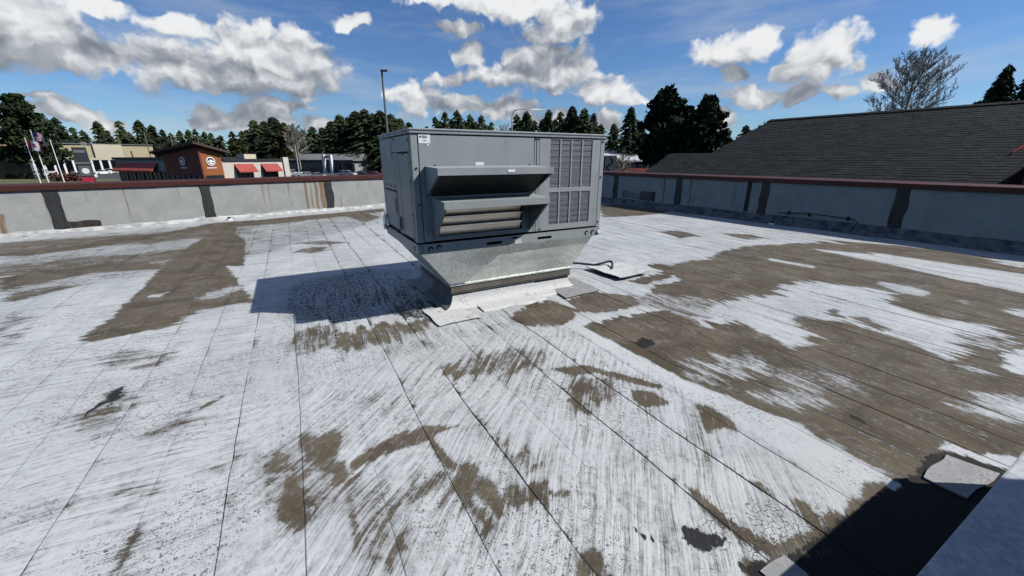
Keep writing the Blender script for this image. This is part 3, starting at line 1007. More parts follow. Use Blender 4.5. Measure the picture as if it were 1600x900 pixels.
    ('tar_shade', 0.9, 0.03, [(1.422, -1.430), (1.547, -1.382), (1.601, -1.456), (1.543, -1.538), (1.422, -1.553), (1.379, -1.502)]),
    ('tar_shade', 0.8, 0.008, [(1.819, -2.761), (1.840, -2.838), (1.820, -2.896), (1.786, -2.891), (1.784, -2.828)]),
    ('tar_shade', 0.9, 0.06, [(-2.231, -0.229), (-2.178, -0.240), (-2.139, -0.394), (-2.193, -0.487), (-2.249, -0.441), (-2.250, -0.325)]),
    ('tar_shade', 0.85, 0.012, [(-2.248, -0.376), (-2.241, -0.445), (-2.280, -0.575), (-2.295, -0.581), (-2.286, -0.498)]),
    ('tar_shade', 0.95, 0.025, [(0.278, -2.831), (0.344, -2.885), (0.400, -2.969), (0.320, -2.971), (0.255, -2.966), (0.236, -2.897)]),
    ('tar_shade', 0.9, 0.006, [(0.080, -2.716), (0.090, -2.732), (0.099, -2.772), (0.142, -2.848), (0.126, -2.849), (0.071, -2.770)]),
    ('tar_shade', 0.5, 0.008, [(0.310, -2.044), (0.337, -2.113), (0.310, -2.105)]),
    ('tar_shade', 0.47, 0.15, [(-1.316, 1.793), (-0.287, 2.241), (0.437, 1.845), (0.249, 0.190), (-0.594, 0.160), (-1.186, 0.484)]),  # mottled black patch deepening the unit's shadow, shade painted into the colour
    ('tar_shade', 0.6, 0.03, [(-0.326, 0.296), (0.003, 0.551), (0.315, 0.381), (0.189, 0.015), (-0.087, -0.026)]),
    ('tar_shade', 0.9, 0.02, [(-6.004, 8.307), (-5.892, 8.758), (-5.733, 8.324), (-5.794, 7.877)]),
    ('crack', 1, 0.12, [(-1.105, 1.979), (-0.314, 2.063), (-0.437, 0.565), (-0.701, 0.219), (-1.187, 0.397), (-1.303, 1.037)]),
    ('crack', 0.7, 0.1, [(-1.285, -0.008), (-1.041, 0.001), (-0.880, -0.485), (-1.106, -0.479)]),
    ('crack', 0.8, 0.1, [(-0.537, -0.483), (-0.010, -0.562), (-0.024, -0.763), (-0.525, -0.679)]),
    ('crack', 0.8, 0.08, [(0.380, -2.802), (0.716, -2.947), (0.893, -3.191), (0.617, -3.200), (0.245, -2.967)]),
]


def build_roof():
    kL = np.array(to_grid(CORNER))
    # inner edges of the parapets in grid coordinates
    dl = np.array((DL.dot(GU), DL.dot(GV)))
    dr = np.array((DR.dot(GU), DR.dot(GV)))
    pts = []
    far_l = CORNER - DL * 26
    far_r = CORNER + DR * 26
    ring = [far_l, CORNER + (GV * 0.0), far_r, far_r - DL * 24]
    out_c = CORNER - NLI * WALL_T - NRI * WALL_T
    ring = [far_l - NLI * WALL_T, out_c, far_r - NRI * WALL_T, far_r - DL * 26]
    deck = MB().slab([to_grid(p) for p in ring][::-1], GROUND - 0.2, -0.006)
    roof = deck.build('roof', M['deck'], None, loc=GRID_O)
    roof.rotation_euler = (0, 0, GRID_RZ)
    tag(roof, kind='structure')
    W = 0.3165
    strong = {0: .95, -1: .85, 1: .25, 2: 1.0, 3: .75, 4: .35, -4: .6, -5: .45, -6: .6, -2: .3, -3: .25}
    strips = []
    for k in range(-44, 44):
        u0 = -0.185 + W * k
        # reach of this strip along the seams
        vmax = kL[1] + dl[1] / dl[0] * (u0 + W / 2 - kL[0]) if u0 + W / 2 < kL[0] else kL[1] + 0.05
        vmax = min(vmax + 0.10, kL[1] + 0.1)
        vmin = -9.0
        if u0 > kL[0]:
            # cut by the right parapet
            t = (u0 - kL[0] - 0.1) / dr[0]
            vmax = min(vmax, kL[1] + dr[1] * t)
        if vmax - vmin < 0.3:
            continue
        near = -3.2 < u0 < 4.2
        if near:
            vs_ = np.concatenate([np.arange(vmin, -4.2, 0.25), np.arange(-4.2, 1.4, 0.02), np.arange(1.4, vmax, 0.05), [vmax]])
            ss = np.array([0, 0, .006, .014, .03, .05, .072, .095, .118, .14, .163, .186, .209, .232, .255, .277, .298, W, W + .02])
        else:
            vs_ = np.concatenate([np.arange(vmin, -4.2, 0.4), np.arange(-4.2, vmax, 0.055), [vmax]])
            ss = np.array([0, 0, .012, .04, .08, .12, .16, .20, .24, .28, W, W + .02])
        S, V = np.meshgrid(ss, vs_)
        wob = (lattice(V * 1.3 + 31 * k, V * 0 + k * 3.7, 5) - .5) * 0.016 + (lattice(V * 7 + 31 * k, V * 0 + k * 3.7, 8) - .5) * 0.006
        U = u0 + S + wob
        ulim = kL[0] + dr[0] / dr[1] * (V - kL[1]) + 0.12 if u0 > kL[0] - 3 else np.full_like(V, 1e3)
        U = np.minimum(U, np.where(V < kL[1], np.maximum(ulim, kL[0]), 1e3))
        Z = 0.0045 - 0.0030 * np.clip(S / W, 0, 1.1)
        rs0 = strong.get(k, 0.15 + 0.25 * ((k * 37) % 10) / 10)
        lipn = np.clip((lattice(V[:, 0] * 1.1 + 17 * k, V[:, 0] * 0 + k * 1.7, 6) - (0.62 - 0.5 * rs0)) * 3, 0, 1)
        fall = 1 - np.clip(S / 0.06, 0, 1)
        Z -= fall * (0.0031 * (1 - lipn))[:, None]
        Z[:, 0] = 0.0009
        Z += (lattice(U * 1.1 + 50, V * 1.1 + 50, 9) - .5) * 0.012 + (lattice(U * 3.7 + 90, V * 2.3 + 50, 10) - .5) * 0.004 + 0.004
        strips.append((k, S, U, V, Z))
    AU = np.concatenate([s[2].ravel() for s in strips])
    AV = np.concatenate([s[3].ravel() for s in strips])
    ch = {'cov': np.full(len(AU), 0.86), 'tar_shade': np.zeros(len(AU)), 'crack': np.zeros(len(AU))}
    # ragged outlines
    # brushed ends: the outlines fray along the stroke
    zu = np.maximum(step(-AU, 0.6, 1.8), step(AV, 1.0, 2.0) * step(-AU, -1.2, 0.2))
    zc = step(AU, -1.7, -0.9) * (1 - step(AU, 0.9, 1.5)) * (1 - step(AV, -1.2, -0.3))
    cx, cy = math.cos(R(46)), math.sin(R(46))
    along_c, across_c = AU * cx + AV * cy, -AU * cy + AV * cx
    fr_u = (lattice(AU * 1.5 + 40, AV * 26 + 60, 61) - .5) * 0.24
    fr_v = (lattice(AU * 26 + 60, AV * 1.5 + 40, 62) - .5) * 0.24
    fr_c = (lattice(along_c * 2 + 40, across_c * 30 + 90, 63) - .5) * 0.22
    du = zu * fr_u * (1 - zc) + zc * fr_c * cx
    dv = (1 - zu) * (1 - zc) * fr_v + zc * fr_c * cy
    eu = (lattice(AU * 9, AV * 9, 21) - .5) * 0.05 + (lattice(AU * 30, AV * 30, 22) - .5) * 0.02
    ev = (lattice(AU * 9, AV * 9, 23) - .5) * 0.05 + (lattice(AU * 30, AV * 30, 24) - .5) * 0.02
    for c, val, soft, poly in STAINS_SHADE:
        fr = 0.0 if c == 'tar_shade' else min(1.0, max(0.0, (soft - 0.012) / 0.035))
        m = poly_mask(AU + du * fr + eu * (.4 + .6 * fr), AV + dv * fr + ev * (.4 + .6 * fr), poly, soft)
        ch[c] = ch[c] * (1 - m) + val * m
    # away from the camera's view of the roof: the same mix of paint and bare felt
    ch['cov'] -= 0.55 * step(lattice(AU * .5, AV * .16 + 9, 33), .55, .75) * step(AV, 6.5, 8.0) * step(AU, 1.5, 3.0)
    ch['cov'] -= 0.35 * step(lattice(AU * .25 + 7, AV * .9, 34), .62, .8) * step(-AU, 1.5, 3.0)
    wu = np.maximum(step(-AU, 0.6, 1.8), step(AV, 1.0, 2.0) * step(-AU, -1.2, 0.2))
    wc = step(AU, -1.7, -0.9) * (1 - step(AU, 0.9, 1.5)) * (1 - step(AV, -1.2, -0.3))
    i0 = 0
    for k, S, U, V, Z in strips:
        n = S.size
        r, c = S.shape
        co = np.stack([U.ravel(), V.ravel(), Z.ravel()], 1)
        ii = np.arange(n).reshape(r, c)
        F = np.stack([ii[:-1, :-1], ii[:-1, 1:], ii[1:, 1:], ii[1:, :-1]], -1).reshape(-1, 4)
        me = bpy.data.meshes.new('membrane_strip')
        me.vertices.add(n)
        me.vertices.foreach_set('co', co.ravel())
        me.loops.add(F.size)
        me.loops.foreach_set('vertex_index', F.ravel().astype(np.int32))
        me.polygons.add(len(F))
        me.polygons.foreach_set('loop_start', (np.arange(len(F)) * 4).astype(np.int32))
        me.update(calc_edges=True)
        me.shade_smooth()
        fl = F.ravel()
        uvl = me.uv_layers.new(name='sheet')
        uvl.data.foreach_set('uv', co[fl, :2].astype(np.float32).ravel())
        lap = np.stack([S.ravel(), V.ravel()], 1)
        uvl2 = me.uv_layers.new(name='lap')
        uvl2.data.foreach_set('uv', lap[fl].astype(np.float32).ravel())
        sl = slice(i0, i0 + n)
        rs = strong.get(k, 0.12 + 0.35 * rng.random())
        sm = np.full(n, rs)
        for nm, arr in (('cov', ch['cov'][sl]), ('tar_shade', ch['tar_shade'][sl]), ('crack', ch['crack'][sl]), ('wu', wu[sl]), ('wc', wc[sl]), ('seam', sm)):
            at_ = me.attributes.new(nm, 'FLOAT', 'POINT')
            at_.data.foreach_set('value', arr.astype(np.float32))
        i0 += n
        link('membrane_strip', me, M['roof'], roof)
    return roof


roof = build_roof()


# ------------------------------------------------------------------ parapet walls
def wall_grid(name, parent, s0, s1, z1, inner, rusts, smears):
    """one stucco panel: a box whose inner face is a fine grid carrying its stains"""
    step_ = 0.03
    ns = max(2, int((s1 - s0) / step_))
    nz = int(z1 / step_)
    S, Z = np.meshgrid(np.linspace(s0, s1, ns), np.linspace(0.0, z1, nz))
    Yo = inner * (0.004 + (lattice(S * 2.1 + 5, Z * 2.1, 41) - .5) * 0.012)
    n = S.size
    co = np.stack([S.ravel(), Yo.ravel(), Z.ravel()], 1)
    ii = np.arange(n).reshape(nz, ns)
    F = [tuple(int(q) for q in f) for f in np.stack([ii[:-1, :-1], ii[:-1, 1:], ii[1:, 1:], ii[1:, :-1]], -1).reshape(-1, 4)]
    yb = -inner * WALL_T
    b = len(co)
    ext = [(s0, 0, 0), (s1, 0, 0), (s1, 0, z1), (s0, 0, z1), (s0, yb, GROUND), (s1, yb, GROUND), (s1, yb, z1), (s0, yb, z1)]
    F += [(b + 4, b + 5, b + 6, b + 7), (b + 0, b + 4, b + 7, b + 3), (b + 1, b + 2, b + 6, b + 5), (b + 3, b + 7, b + 6, b + 2)]
    me = bpy.data.meshes.new(name)
    me.from_pydata([tuple(map(float, c)) for c in co] + ext, [], F)
    me.update()
    tot = len(me.vertices)
    R_ = np.zeros(tot)
    B_ = np.zeros(tot)
    W_ = np.zeros(tot)
    s = co[:, 0]
    z = co[:, 2]
    for (c, w, zt, zb, st, lean) in rusts:
        cs = c + lean * (z - zt)
        wob = (lattice(z * 5 + c, z * 0 + 3, 44) - .5) * w * 0.6
        g = np.exp(-((s - cs - wob) / w) ** 2) * step(z, zb - .04, zb + .1) * (1 - step(z, zt - .02, zt + .06))
        R_[:n] = np.maximum(R_[:n], g * st)
    for (a, c, zb, zt, st) in smears:
        jz = (lattice(s * 6, z * 6, 45) - .5) * .05
        g = step(s, a - .03, a + .03) * (1 - step(s, c - .05, c + .03)) * step(z + jz, zb - .02, zb + .02) * (1 - step(z + jz, zt - .02, zt + .03))
        B_[:n] = np.maximum(B_[:n], g * st)
    W_[:n] = (1 - step(z + (lattice(s * 3, z * 3, 47) - .5) * .12, 0.03, 0.14)) * 0.9
    for nm, arr in (('rust', R_), ('smear', B_), ('wash', W_)):
        at_ = me.attributes.new(nm, 'FLOAT', 'POINT')
        at_.data.foreach_set('value', arr.astype(np.float32))
    return link(name, me, M['wall'], parent)


def build_parapet(label, origin, d, n_in, joints, s_from, s_to, rusts, smears, jw, H1=0.90, ch_=0.085, cant='cant'):
    """local x runs along d from the corner; the inner face looks to +y or -y"""
    rz = math.atan2(d.y, d.x)
    root = thing('parapet_wall', label, 'wall', origin, rz)
    side = 1.0 if Vector((-d.y, d.x, 0)).dot(n_in) > 0 else -1.0
    edges = [s_from] + sorted(joints) + [s_to]
    for i in range(len(edges) - 1):
        a = edges[i] + (jw / 2 if i > 0 else 0)
        b = edges[i + 1] - (jw / 2 if i < len(edges) - 2 else 0)
        wall_grid('wall_panel', root, a, b, H1, side, rusts, smears)
    for j in joints:
        # sealant band with uneven edges, lying a little proud of the stucco
        rows = 16
        V = []
        F = []
        for r in range(rows + 1):
            z = -0.01 + (H1 + 0.005) * r / rows
            l = j - jw / 2 - 0.02 + 0.035 * (mnoise.noise(Vector((j * 3, z * 4, 1))))
            q = j + jw / 2 + 0.02 + 0.035 * (mnoise.noise(Vector((j * 3, z * 4, 9))))
            for x, y in ((l, -0.01), (l + 0.015, 0.016), (j, 0.020 + 0.006 * mnoise.noise(Vector((j, z * 9, 4)))), (q - 0.015, 0.016), (q, -0.01)):
                V.append((x, side * y, z))
        for r in range(rows):
            for k in range(4):
                a = r * 5 + k
                F.append((a, a + 1, a + 6, a + 5))
        o = MB().add(V, F)
        o.build('joint_strip', M['sealant'], root)
        MB().box(j - jw / 2 + 0.001, j + jw / 2 - 0.001, -side * WALL_T, -side * 0.03, GROUND, H1).build('joint_backing', M['sealant'], root)
    # metal coping in lengths, with lapped joints
    x = s_from
    k = 0
    while x < s_to - 0.05:
        x2 = min(x + 3.04, s_to)
        up = 0.0035 * (k % 2)
        t = side
        pr = [(t * 0.035, H1 - 0.012), (t * 0.043, H1 - 0.012), (t * 0.043, H1 + 0.083 + up), (-t * (WALL_T + 0.043), H1 + 0.115 + up), (-t * (WALL_T + 0.043), H1 - 0.03),
              (-t * (WALL_T + 0.035), H1 - 0.03), (-t * (WALL_T + 0.035), H1 + 0.103 + up), (t * 0.035, H1 + 0.073 + up)]
        MB().prism(pr, x, x2 + (0.03 if up else 0.0), 'x').build('coping', M['coping'], root)
        x = x2
        k += 1
    # lumpy cant strip, white on the left parapet, dark mottled on the right
    ns = int((s_to - s_from) / 0.08)
    V = []
    F = []
    for i in range(ns + 1):
        s = s_from + (s_to - s_from) * i / ns
        w = ch_ * 1.2 + 0.04 * mnoise.noise(Vector((s * 0.9, 2, side))) + 0.012 * mnoise.noise(Vector((s * 4, 2, side)))
        h = ch_ + 0.03 * mnoise.noise(Vector((s * 0.8, 7, side))) + 0.012 * mnoise.noise(Vector((s * 3, 4, side)))
        for y, z in ((0.0, h), (0.016, h - 0.006), (w * 0.45, h * 0.42), (w, 0.010), (w + 0.03, -0.004)):
            V.append((s, side * y, z))
    for i in range(ns):
        for q in range(4):
            a = i * 5 + q
            F.append((a, a + 1, a + 6, a + 5))
    MB().add(V, F).build('cant_strip', M[cant], root, smooth=True)
    return root


T0 = 1.2256      # the readings below were taken from a point this far beyond the corner
rust_l = [(-16.37, .05, .45, 0.0, .95, .12), (-16.55, .12, .5, 0, .35, .05), (-15.14, .04, .9, .55, .45, -.05), (-14.53, .022, .9, .15, .6, 0), (-14.95, .03, .9, .6, .35, 0), (-12.2, .04, .9, .5, .3, 0),
          (-11.80, .035, .9, .2, .6, 0), (-11.66, .03, .9, .1, .75, 0), (-11.3, .04, .9, .5, .35, 0), (-10.72, .04, .9, .05, .85, 0), (-10.58, .035, .9, .05, .65, 0), (-10.45, .05, .9, 0, .8, 0), (-10.30, .05, .9, 0, .95, 0),
          (-10.22, .05, .9, 0, .8, 0), (-9.75, .04, .4, 0, .5, 0), (-18.2, .05, .9, .2, .6, 0), (-6.5, .04, .9, .3, .6, 0), (-3.0, .06, .9, .1, .7, 0)]
rr_ = random.Random(5)
rust_l += [(-rr_.uniform(3, 20), rr_.uniform(.015, .06), .9, rr_.uniform(.1, .7), rr_.uniform(.25, .5), rr_.uniform(-.03, .03)) for _ in range(34)]
rust_l = [(r_[0] + T0, *r_[1:]) for r_ in rust_l]
smear_l = [(-15.7 + T0, -15.02 + T0, .085, .225, 1.0)]
build_parapet('grey stucco parapet in sunlight with rust streaks and red metal coping', CORNER, DL, NLI, [j + T0 for j in (-20.9, -18.3, -15.63, -13.05, -10.08, -7.3, -4.5)], -26.0, 0.0, rust_l, smear_l, 0.20)
rust_r = [(6.85, .05, .98, .1, .8, 0), (7.75, .05, .95, .2, .7, 0), (7.9, .03, .5, .2, .6, 0), (9.05, .06, .98, .2, .6, 0), (10.15, .10, .5, .1, .4, 0), (11.0, .1, .6, .0, .3, 0)]
smear_r = [(5.15, 5.55, .22, .50, .52), (5.5, 6.0, .2, .46, .5), (5.95, 6.5, .2, .53, .55), (9.32, 9.46, .2, 1.0, .8), (6.45, 6.58, .2, .5, .7)]
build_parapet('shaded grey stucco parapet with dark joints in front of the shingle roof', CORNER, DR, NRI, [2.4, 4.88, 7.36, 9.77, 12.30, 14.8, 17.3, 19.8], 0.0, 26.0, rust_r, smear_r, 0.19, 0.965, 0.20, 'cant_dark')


# ------------------------------------------------------------------ the big rooftop unit
def grid_panel(mb, x0, x1, z0, z1, holes, y_out, th, axis='y'):
    """flat plate with rectangular holes; outer face at y_out, thickness th inwards (+y)"""
    xs = sorted({x0, x1, *[h[0] for h in holes], *[h[1] for h in holes]})
    zs = sorted({z0, z1, *[h[2] for h in holes], *[h[3] for h in holes]})

    def solid(i, j):
        if i < 0 or j < 0 or i >= len(xs) - 1 or j >= len(zs) - 1:
            return False
        cx = (xs[i] + xs[i + 1]) / 2
        cz = (zs[j] + zs[j + 1]) / 2
        return not any(h[0] < cx < h[1] and h[2] < cz < h[3] for h in holes)

    def P(x, y, z):
        return (x, y, z) if axis == 'y' else (y, x, z)

    ya, yb = y_out, y_out + th
    for i in range(len(xs) - 1):
        for j in range(len(zs) - 1):
            if not solid(i, j):
                continue
            a, b, c, d = xs[i], xs[i + 1], zs[j], zs[j + 1]
            mb.quad(P(a, ya, c), P(b, ya, c), P(b, ya, d), P(a, ya, d))
            mb.quad(P(a, yb, c), P(a, yb, d), P(b, yb, d), P(b, yb, c))
            if not solid(i - 1, j):
                mb.quad(P(a, ya, c), P(a, ya, d), P(a, yb, d), P(a, yb, c))
            if not solid(i + 1, j):
                mb.quad(P(b, ya, c), P(b, yb, c), P(b, yb, d), P(b, ya, d))
            if not solid(i, j - 1):
                mb.quad(P(a, ya, c), P(a, yb, c), P(b, yb, c), P(b, ya, c))
            if not solid(i, j + 1):
                mb.quad(P(a, ya, d), P(b, ya, d), P(b, yb, d), P(a, yb, d))
    return mb


def build_unit():
    root = thing('rooftop_unit', 'grey packaged rooftop air conditioner with two intake hoods on a metal curb', 'air conditioner', GRID_O, GRID_RZ)
    W, D, ZT, ZB, ZR = 2.17, 1.325, 1.754, 0.747, 0.637
    cab = M['cabinet']
    MB().box(0.012, 1.30, 0.065, D - 0.012, ZB - 0.012, ZT - 0.05).build('inner_casing', M['core'], root)
    MB().box(1.30, W - 0.012, 0.09, D - 0.012, ZB - 0.012, ZT - 0.05).build('inner_casing', M['core'], root)
    # lid with a turned-down edge
    MB().box(-0.014, W + 0.014, -0.014, D + 0.014, ZT - 0.044, ZT).build('lid', cab, root, bevel=0.006)
    MB().box(-0.020, W + 0.020, -0.020, D + 0.020, ZT - 0.016, ZT - 0.006).build('lid_trim', cab, root, bevel=0.003)
    zt = ZT - 0.050
    for (x0, x1, y0, y1) in ((-0.004, 0.055, -0.004, 0.055), (W - 0.050, W + 0.004, -0.004, 0.050), (-0.004, 0.05, D - 0.05, D + 0.004), (W - 0.05, W + 0.004, D - 0.05, D + 0.004)):
        MB().box(x0, x1, y0, y1, ZB, zt).build('corner_post', cab, root, bevel=0.006)
    # front: blank upper panel, lower panel round the damper, centre posts, condenser panel
    MB().box(0.062, 1.250, -0.005, 0.02, 1.432, zt - 0.004).build('upper_panel', cab, root, bevel=0.004)
    lp = MB()
    grid_panel(lp, 0.062, 1.250, ZB + 0.006, 1.424, [(0.215, 1.12, 0.795, 1.065), (0.16, 1.19, 1.17, 1.40)], -0.003, 0.012)
    lp.build('lower_panel', cab, root)
    MB().box(1.256, 1.276, -0.004, 0.02, ZB + 0.004, zt - 0.004).build('centre_post', cab, root, bevel=0.003)
    MB().box(1.283, 1.312, -0.006, 0.02, ZB + 0.004, zt - 0.004).build('centre_post', cab, root, bevel=0.003)
    cols = [(1.450, 1.572), (1.590, 1.716), (1.732, 1.858), (1.876, 2.002)]
    rows = [(0.812, 1.158), (1.203, zt - 0.014)]
    gp_ = MB()
    grid_panel(gp_, 1.318, W - 0.056, ZB + 0.006, zt - 0.004, [(a, b, c, d) for a, b in cols for c, d in rows], -0.004, 0.016)
    gp_.build('louvre_panel', cab, root)
    for a, b in cols:
        for c, d in rows:
            coil = MB().box(a - 0.004, b + 0.004, 0.003, 0.05, c - 0.004, d + 0.004).build('coil', M['coil'], root)
            g = MB()
            z = c + 0.02
            while z < d:
                g.box(a, b, 0.0005, 0.0018, z, z + 0.0012)
                z += 0.030
            g.build('wire_guard', M['cabinet'], coil)
    # damper blades behind the lower hood
    for i, (z0, z1) in enumerate(((0.985, 1.062), (0.895, 0.978), (0.800, 0.888))):
        b = MB()
        b.prism([(0.035, z0), (0.040, z0 - 0.002), (0.012, z1 - 0.018), (-0.010, z1 - 0.012), (-0.010, z1), (0.008, z1)], 0.225, 1.11, 'x')
        b.build('damper_blade', M['blade'], root)

    def hood(name, x0, x1, z_top, z_lip, z_low, dep, screen):
        t = 0.004
        h = MB()
        # top sheet, lip with a hem, sides
        h.prism([(0.0, z_top + 0.012), (-dep, z_top), (-dep, z_top - t), (0.0, z_top + 0.008)], x0, x1, 'x')
        h.prism([(-dep - 0.002, z_top + 0.001), (-dep - 0.002, z_lip), (-dep + 0.018, z_lip), (-dep + 0.018, z_lip + t), (-dep + 0.003, z_lip + t), (-dep + 0.003, z_top)], x0 - 0.002, x1 + 0.002, 'x')
        ho = h.build(name, M['cabinet'], root)
        for x in (x0, x1 - t):
            s = MB()
            s.prism([(-0.004, z_low), (-0.004, z_top + 0.008), (-dep + 0.004, z_top - t), (-dep + 0.004, z_lip + 0.004)], x + 0.0005, x + t - 0.0005, 'x')
            fx = x + t if x == x0 else x
            sg = 1 if x == x0 else -1
            s.prism([(-0.006, z_low + 0.002), (-0.020, z_low + 0.002), (-dep + 0.006, z_lip + 0.004), (-dep + 0.020, z_lip + 0.006)], min(fx, fx + sg * 0.02), max(fx, fx + sg * 0.02), 'x')
            s.build('hood_side', M['cabinet'], ho)
        m = MB().box(x0 - 0.045, x0 - 0.001, -0.010, -0.0055, z_low, z_top + 0.012)
        m.build('hood_flange', M['cabinet'], ho)
        m = MB().box(x1 + 0.001, x1 + 0.02, -0.012, -0.0075, z_low, z_top + 0.012)
        m.build('hood_flange', M['cabinet'], ho)
        if screen:
            q = MB().prism([(-0.03, z_low + 0.015), (-dep + 0.03, z_lip + 0.02), (-dep + 0.035, z_lip + 0.028), (-0.025, z_low + 0.025)], x0 + 0.025, x1 - 0.025, 'x')
            q.build('filter_screen', M['screen'], ho)
        MB().box(x0 + 0.004, x1 - 0.004, -0.03, -0.006, z_low - 0.012, z_low).build('drip_edge', M['cabinet'], ho)
        return ho

    up = hood('upper_hood', 0.105, 1.245, 1.425, 1.367, 1.165, 0.37, True)
    lo = hood('lower_hood', 0.150, 1.215, 1.146, 1.086, 0.780, 0.36, False)
    # labels
    lab = MB().box(0.066, 0.172, -0.0075, -0.0055, 1.628, 1.700)
    lb = lab.build('service_sticker', M['white_label'], root)
    pr = MB()
    pr.disc((0.083, -0.0085, 1.684), 0.009, 'y', 14, 0.001)
    pr.box(0.098, 0.135, -0.0086, -0.0079, 1.688, 1.692)
    pr.box(0.098, 0.150, -0.0086, -0.0079, 1.680, 1.684)
    pr.box(0.098, 0.142, -0.0086, -0.0079, 1.672, 1.676)
    pr.box(0.104, 0.134, -0.0086, -0.0079, 1.648, 1.653)
    pr.build('print', M['ink'], lb)
    MB().disc((0.150, -0.0065, 1.615), 0.009, 'y', 12, 0.002).build('sticker_dot', M['white_label'], root)
    MB().box(0.600, 0.690, -0.0075, -0.0055, 1.440, 1.470).build('white_sticker', M['white_label'], root)
    ls = MB().box(0.755, 0.825, -0.3755, -0.3725, 1.386, 1.408).build('hood_sticker', M['white_label'], up)
    # left end: door and panels with dark gasket gaps
    def plate(y0, y1, z0, z1, name, mat=cab, proud=0.006, parent=root):
        return MB().box(-proud, 0.012, y0, y1, z0, z1).build(name, mat, parent, bevel=0.003)
    plate(0.062, 1.268, 1.562, zt - 0.004, 'end_panel')
    plate(0.062, 0.100, ZB + 0.006, 1.554, 'end_panel')
    plate(0.112, 0.480, ZB + 0.02, 1.546, 'access_door')
    plate(0.494, 0.640, ZB + 0.006, 1.554, 'end_panel')
    plate(0.646, 1.268, 1.185, 1.554, 'end_panel')
    plate(0.668, 1.190, ZB + 0.03, 1.168, 'control_door', proud=0.009)
    plate(1.206, 1.268, ZB + 0.006, 1.178, 'end_panel')
    MB().box(-0.012, -0.0095, 0.70, 0.76, 0.95, 1.10).build('door_latch', M['black'], root)
    dp = MB().box(-0.0095, -0.0065, 0.74, 1.22, 1.49, 1.668).build('data_plate', plain('data_plate_grey', (0.34, 0.36, 0.36), 0.5), root)
    for yy in (0.60, 0.575, 0.55):
        MB().tube([(-0.02, yy, 0.80), (-0.028, yy - 0.01, 0.86), (-0.010, yy, 0.93)], 0.008, 6).build('cable_gland', M['white_label'] if yy == 0.575 else M['black'], root)
    MB().tube([(-0.03, 1.29, 0.70), (-0.04, 1.27, 0.76), (-0.035, 1.28, 0.84), (-0.01, 1.285, 0.88)], 0.022, 8).build('conduit_elbow', M['galv'], root)
    # back and right end
    for a, b in ((0.062, 0.70), (0.71, 1.40), (1.41, W - 0.062)):
        MB().box(a, b, D - 0.012, D + 0.005, ZB + 0.006, zt - 0.004).build('back_panel', cab, root, bevel=0.003)
    MB().box(W - 0.012, W + 0.005, 0.062, D - 0.062, ZB + 0.006, zt - 0.004).build('end_panel', cab, root, bevel=0.003)
    # screws
    sm = MB().disc((0, 0, 0), 0.010, 'y', 8, 0.006).mesh('screw')
    sx = MB().disc((0, 0, 0), 0.011, 'x', 8, 0.006).mesh('screw')
    for p in [(1.27, 1.690), (1.30, 1.690), (1.29, 1.735), (2.145, 1.68), (2.145, 1.30), (2.145, 0.80), (0.03, 1.42), (0.03, 1.10), (0.20, 1.440), (1.20, 1.440), (1.34, 0.775), (0.125, 1.25)]:
        link('screw', sm, M['screw'], root, (p[0], -0.008, p[1]))
    for y, z in [(1.29, 1.73), (1.05, 1.73), (0.80, 1.73), (0.5, 1.73), (0.22, 1.73), (0.10, 1.73), (0.62, 1.68), (0.10, 1.66), (1.10, 1.227), (0.905, 1.225), (0.726, 1.223), (1.24, 1.22), (0.30, 1.535), (0.08, 1.30), (0.08, 1.0), (1.235, 1.05), (1.235, 0.86)]:
        link('screw', sx, M['screw'], root, (-0.016 if z > 1.70 else -0.009, y, z))
    # base rail with fork slots
    rl = MB()
    grid_panel(rl, -0.006, W + 0.006, ZR, ZB - 0.014, [(0.700, 0.872, 0.662, 0.690), (1.310, 1.492, 0.662, 0.690), (0.985, 1.055, 0.700, 0.716)], -0.012, 0.004)
    rl.build('base_rail', M['cabinet'], root)
    rl = MB()
    grid_panel(rl, -0.012, D + 0.012, ZR, ZB - 0.014, [(0.075, 0.10, 0.655, 0.70), (0.125, 0.15, 0.655, 0.70)], -0.010, 0.004, axis='x')
    rl.build('base_rail', M['cabinet'], root)
    MB().box(W + 0.002, W + 0.006, -0.008, D + 0.012, ZR, ZB - 0.014).build('base_rail', M['cabinet'], root)
    MB().box(-0.006, W + 0.002, D + 0.008, D + 0.012, ZR, ZB - 0.014).build('base_rail', M['cabinet'], root)
    MB().box(0.012, W - 0.012, 0.012, D - 0.012, ZR + 0.002, ZR + 0.01).build('base_pan', M['core'], root)
    for x, z, r in ((0.112, 0.682, 0.027), (0.195, 0.692, 0.027), (1.980, 0.683, 0.024), (2.068, 0.683, 0.026)):
        e = MB().disc((x, -0.014, z), r, 'y', 18, 0.006).build('knockout', M['core'], root)
        t = MB().disc((x + 0.003, -0.0175, z - 0.008), r * 0.62, 'y', 14, 0.002).build('knockout_tab', M['cabinet'], e)
    for z in (0.66, 0.69, 0.715):
        MB().disc((0.035, -0.013, z), 0.008, 'y', 8, 0.004).build('bolt_hole', M['core'], root)
    MB().disc((2.150, -0.02, 0.683), 0.020, 'y', 12, 0.02).build('end_cap', M['white_label'], root)
    MB().box(1.02, 1.11, -0.020, -0.0125, ZR + 0.005, 0.692).build('lifting_tab', M['galv'], root, bevel=0.002)
    # sheet-metal adapter curb tapering to the old curb
    top = [(0.02, 0.015), (2.10, 0.015), (2.10, 1.31), (0.02, 1.31)]
    bot = [(0.335, 0.115), (1.865, 0.115), (1.865, 1.215), (0.335, 1.215)]
    a = MB()
    zc = 0.252
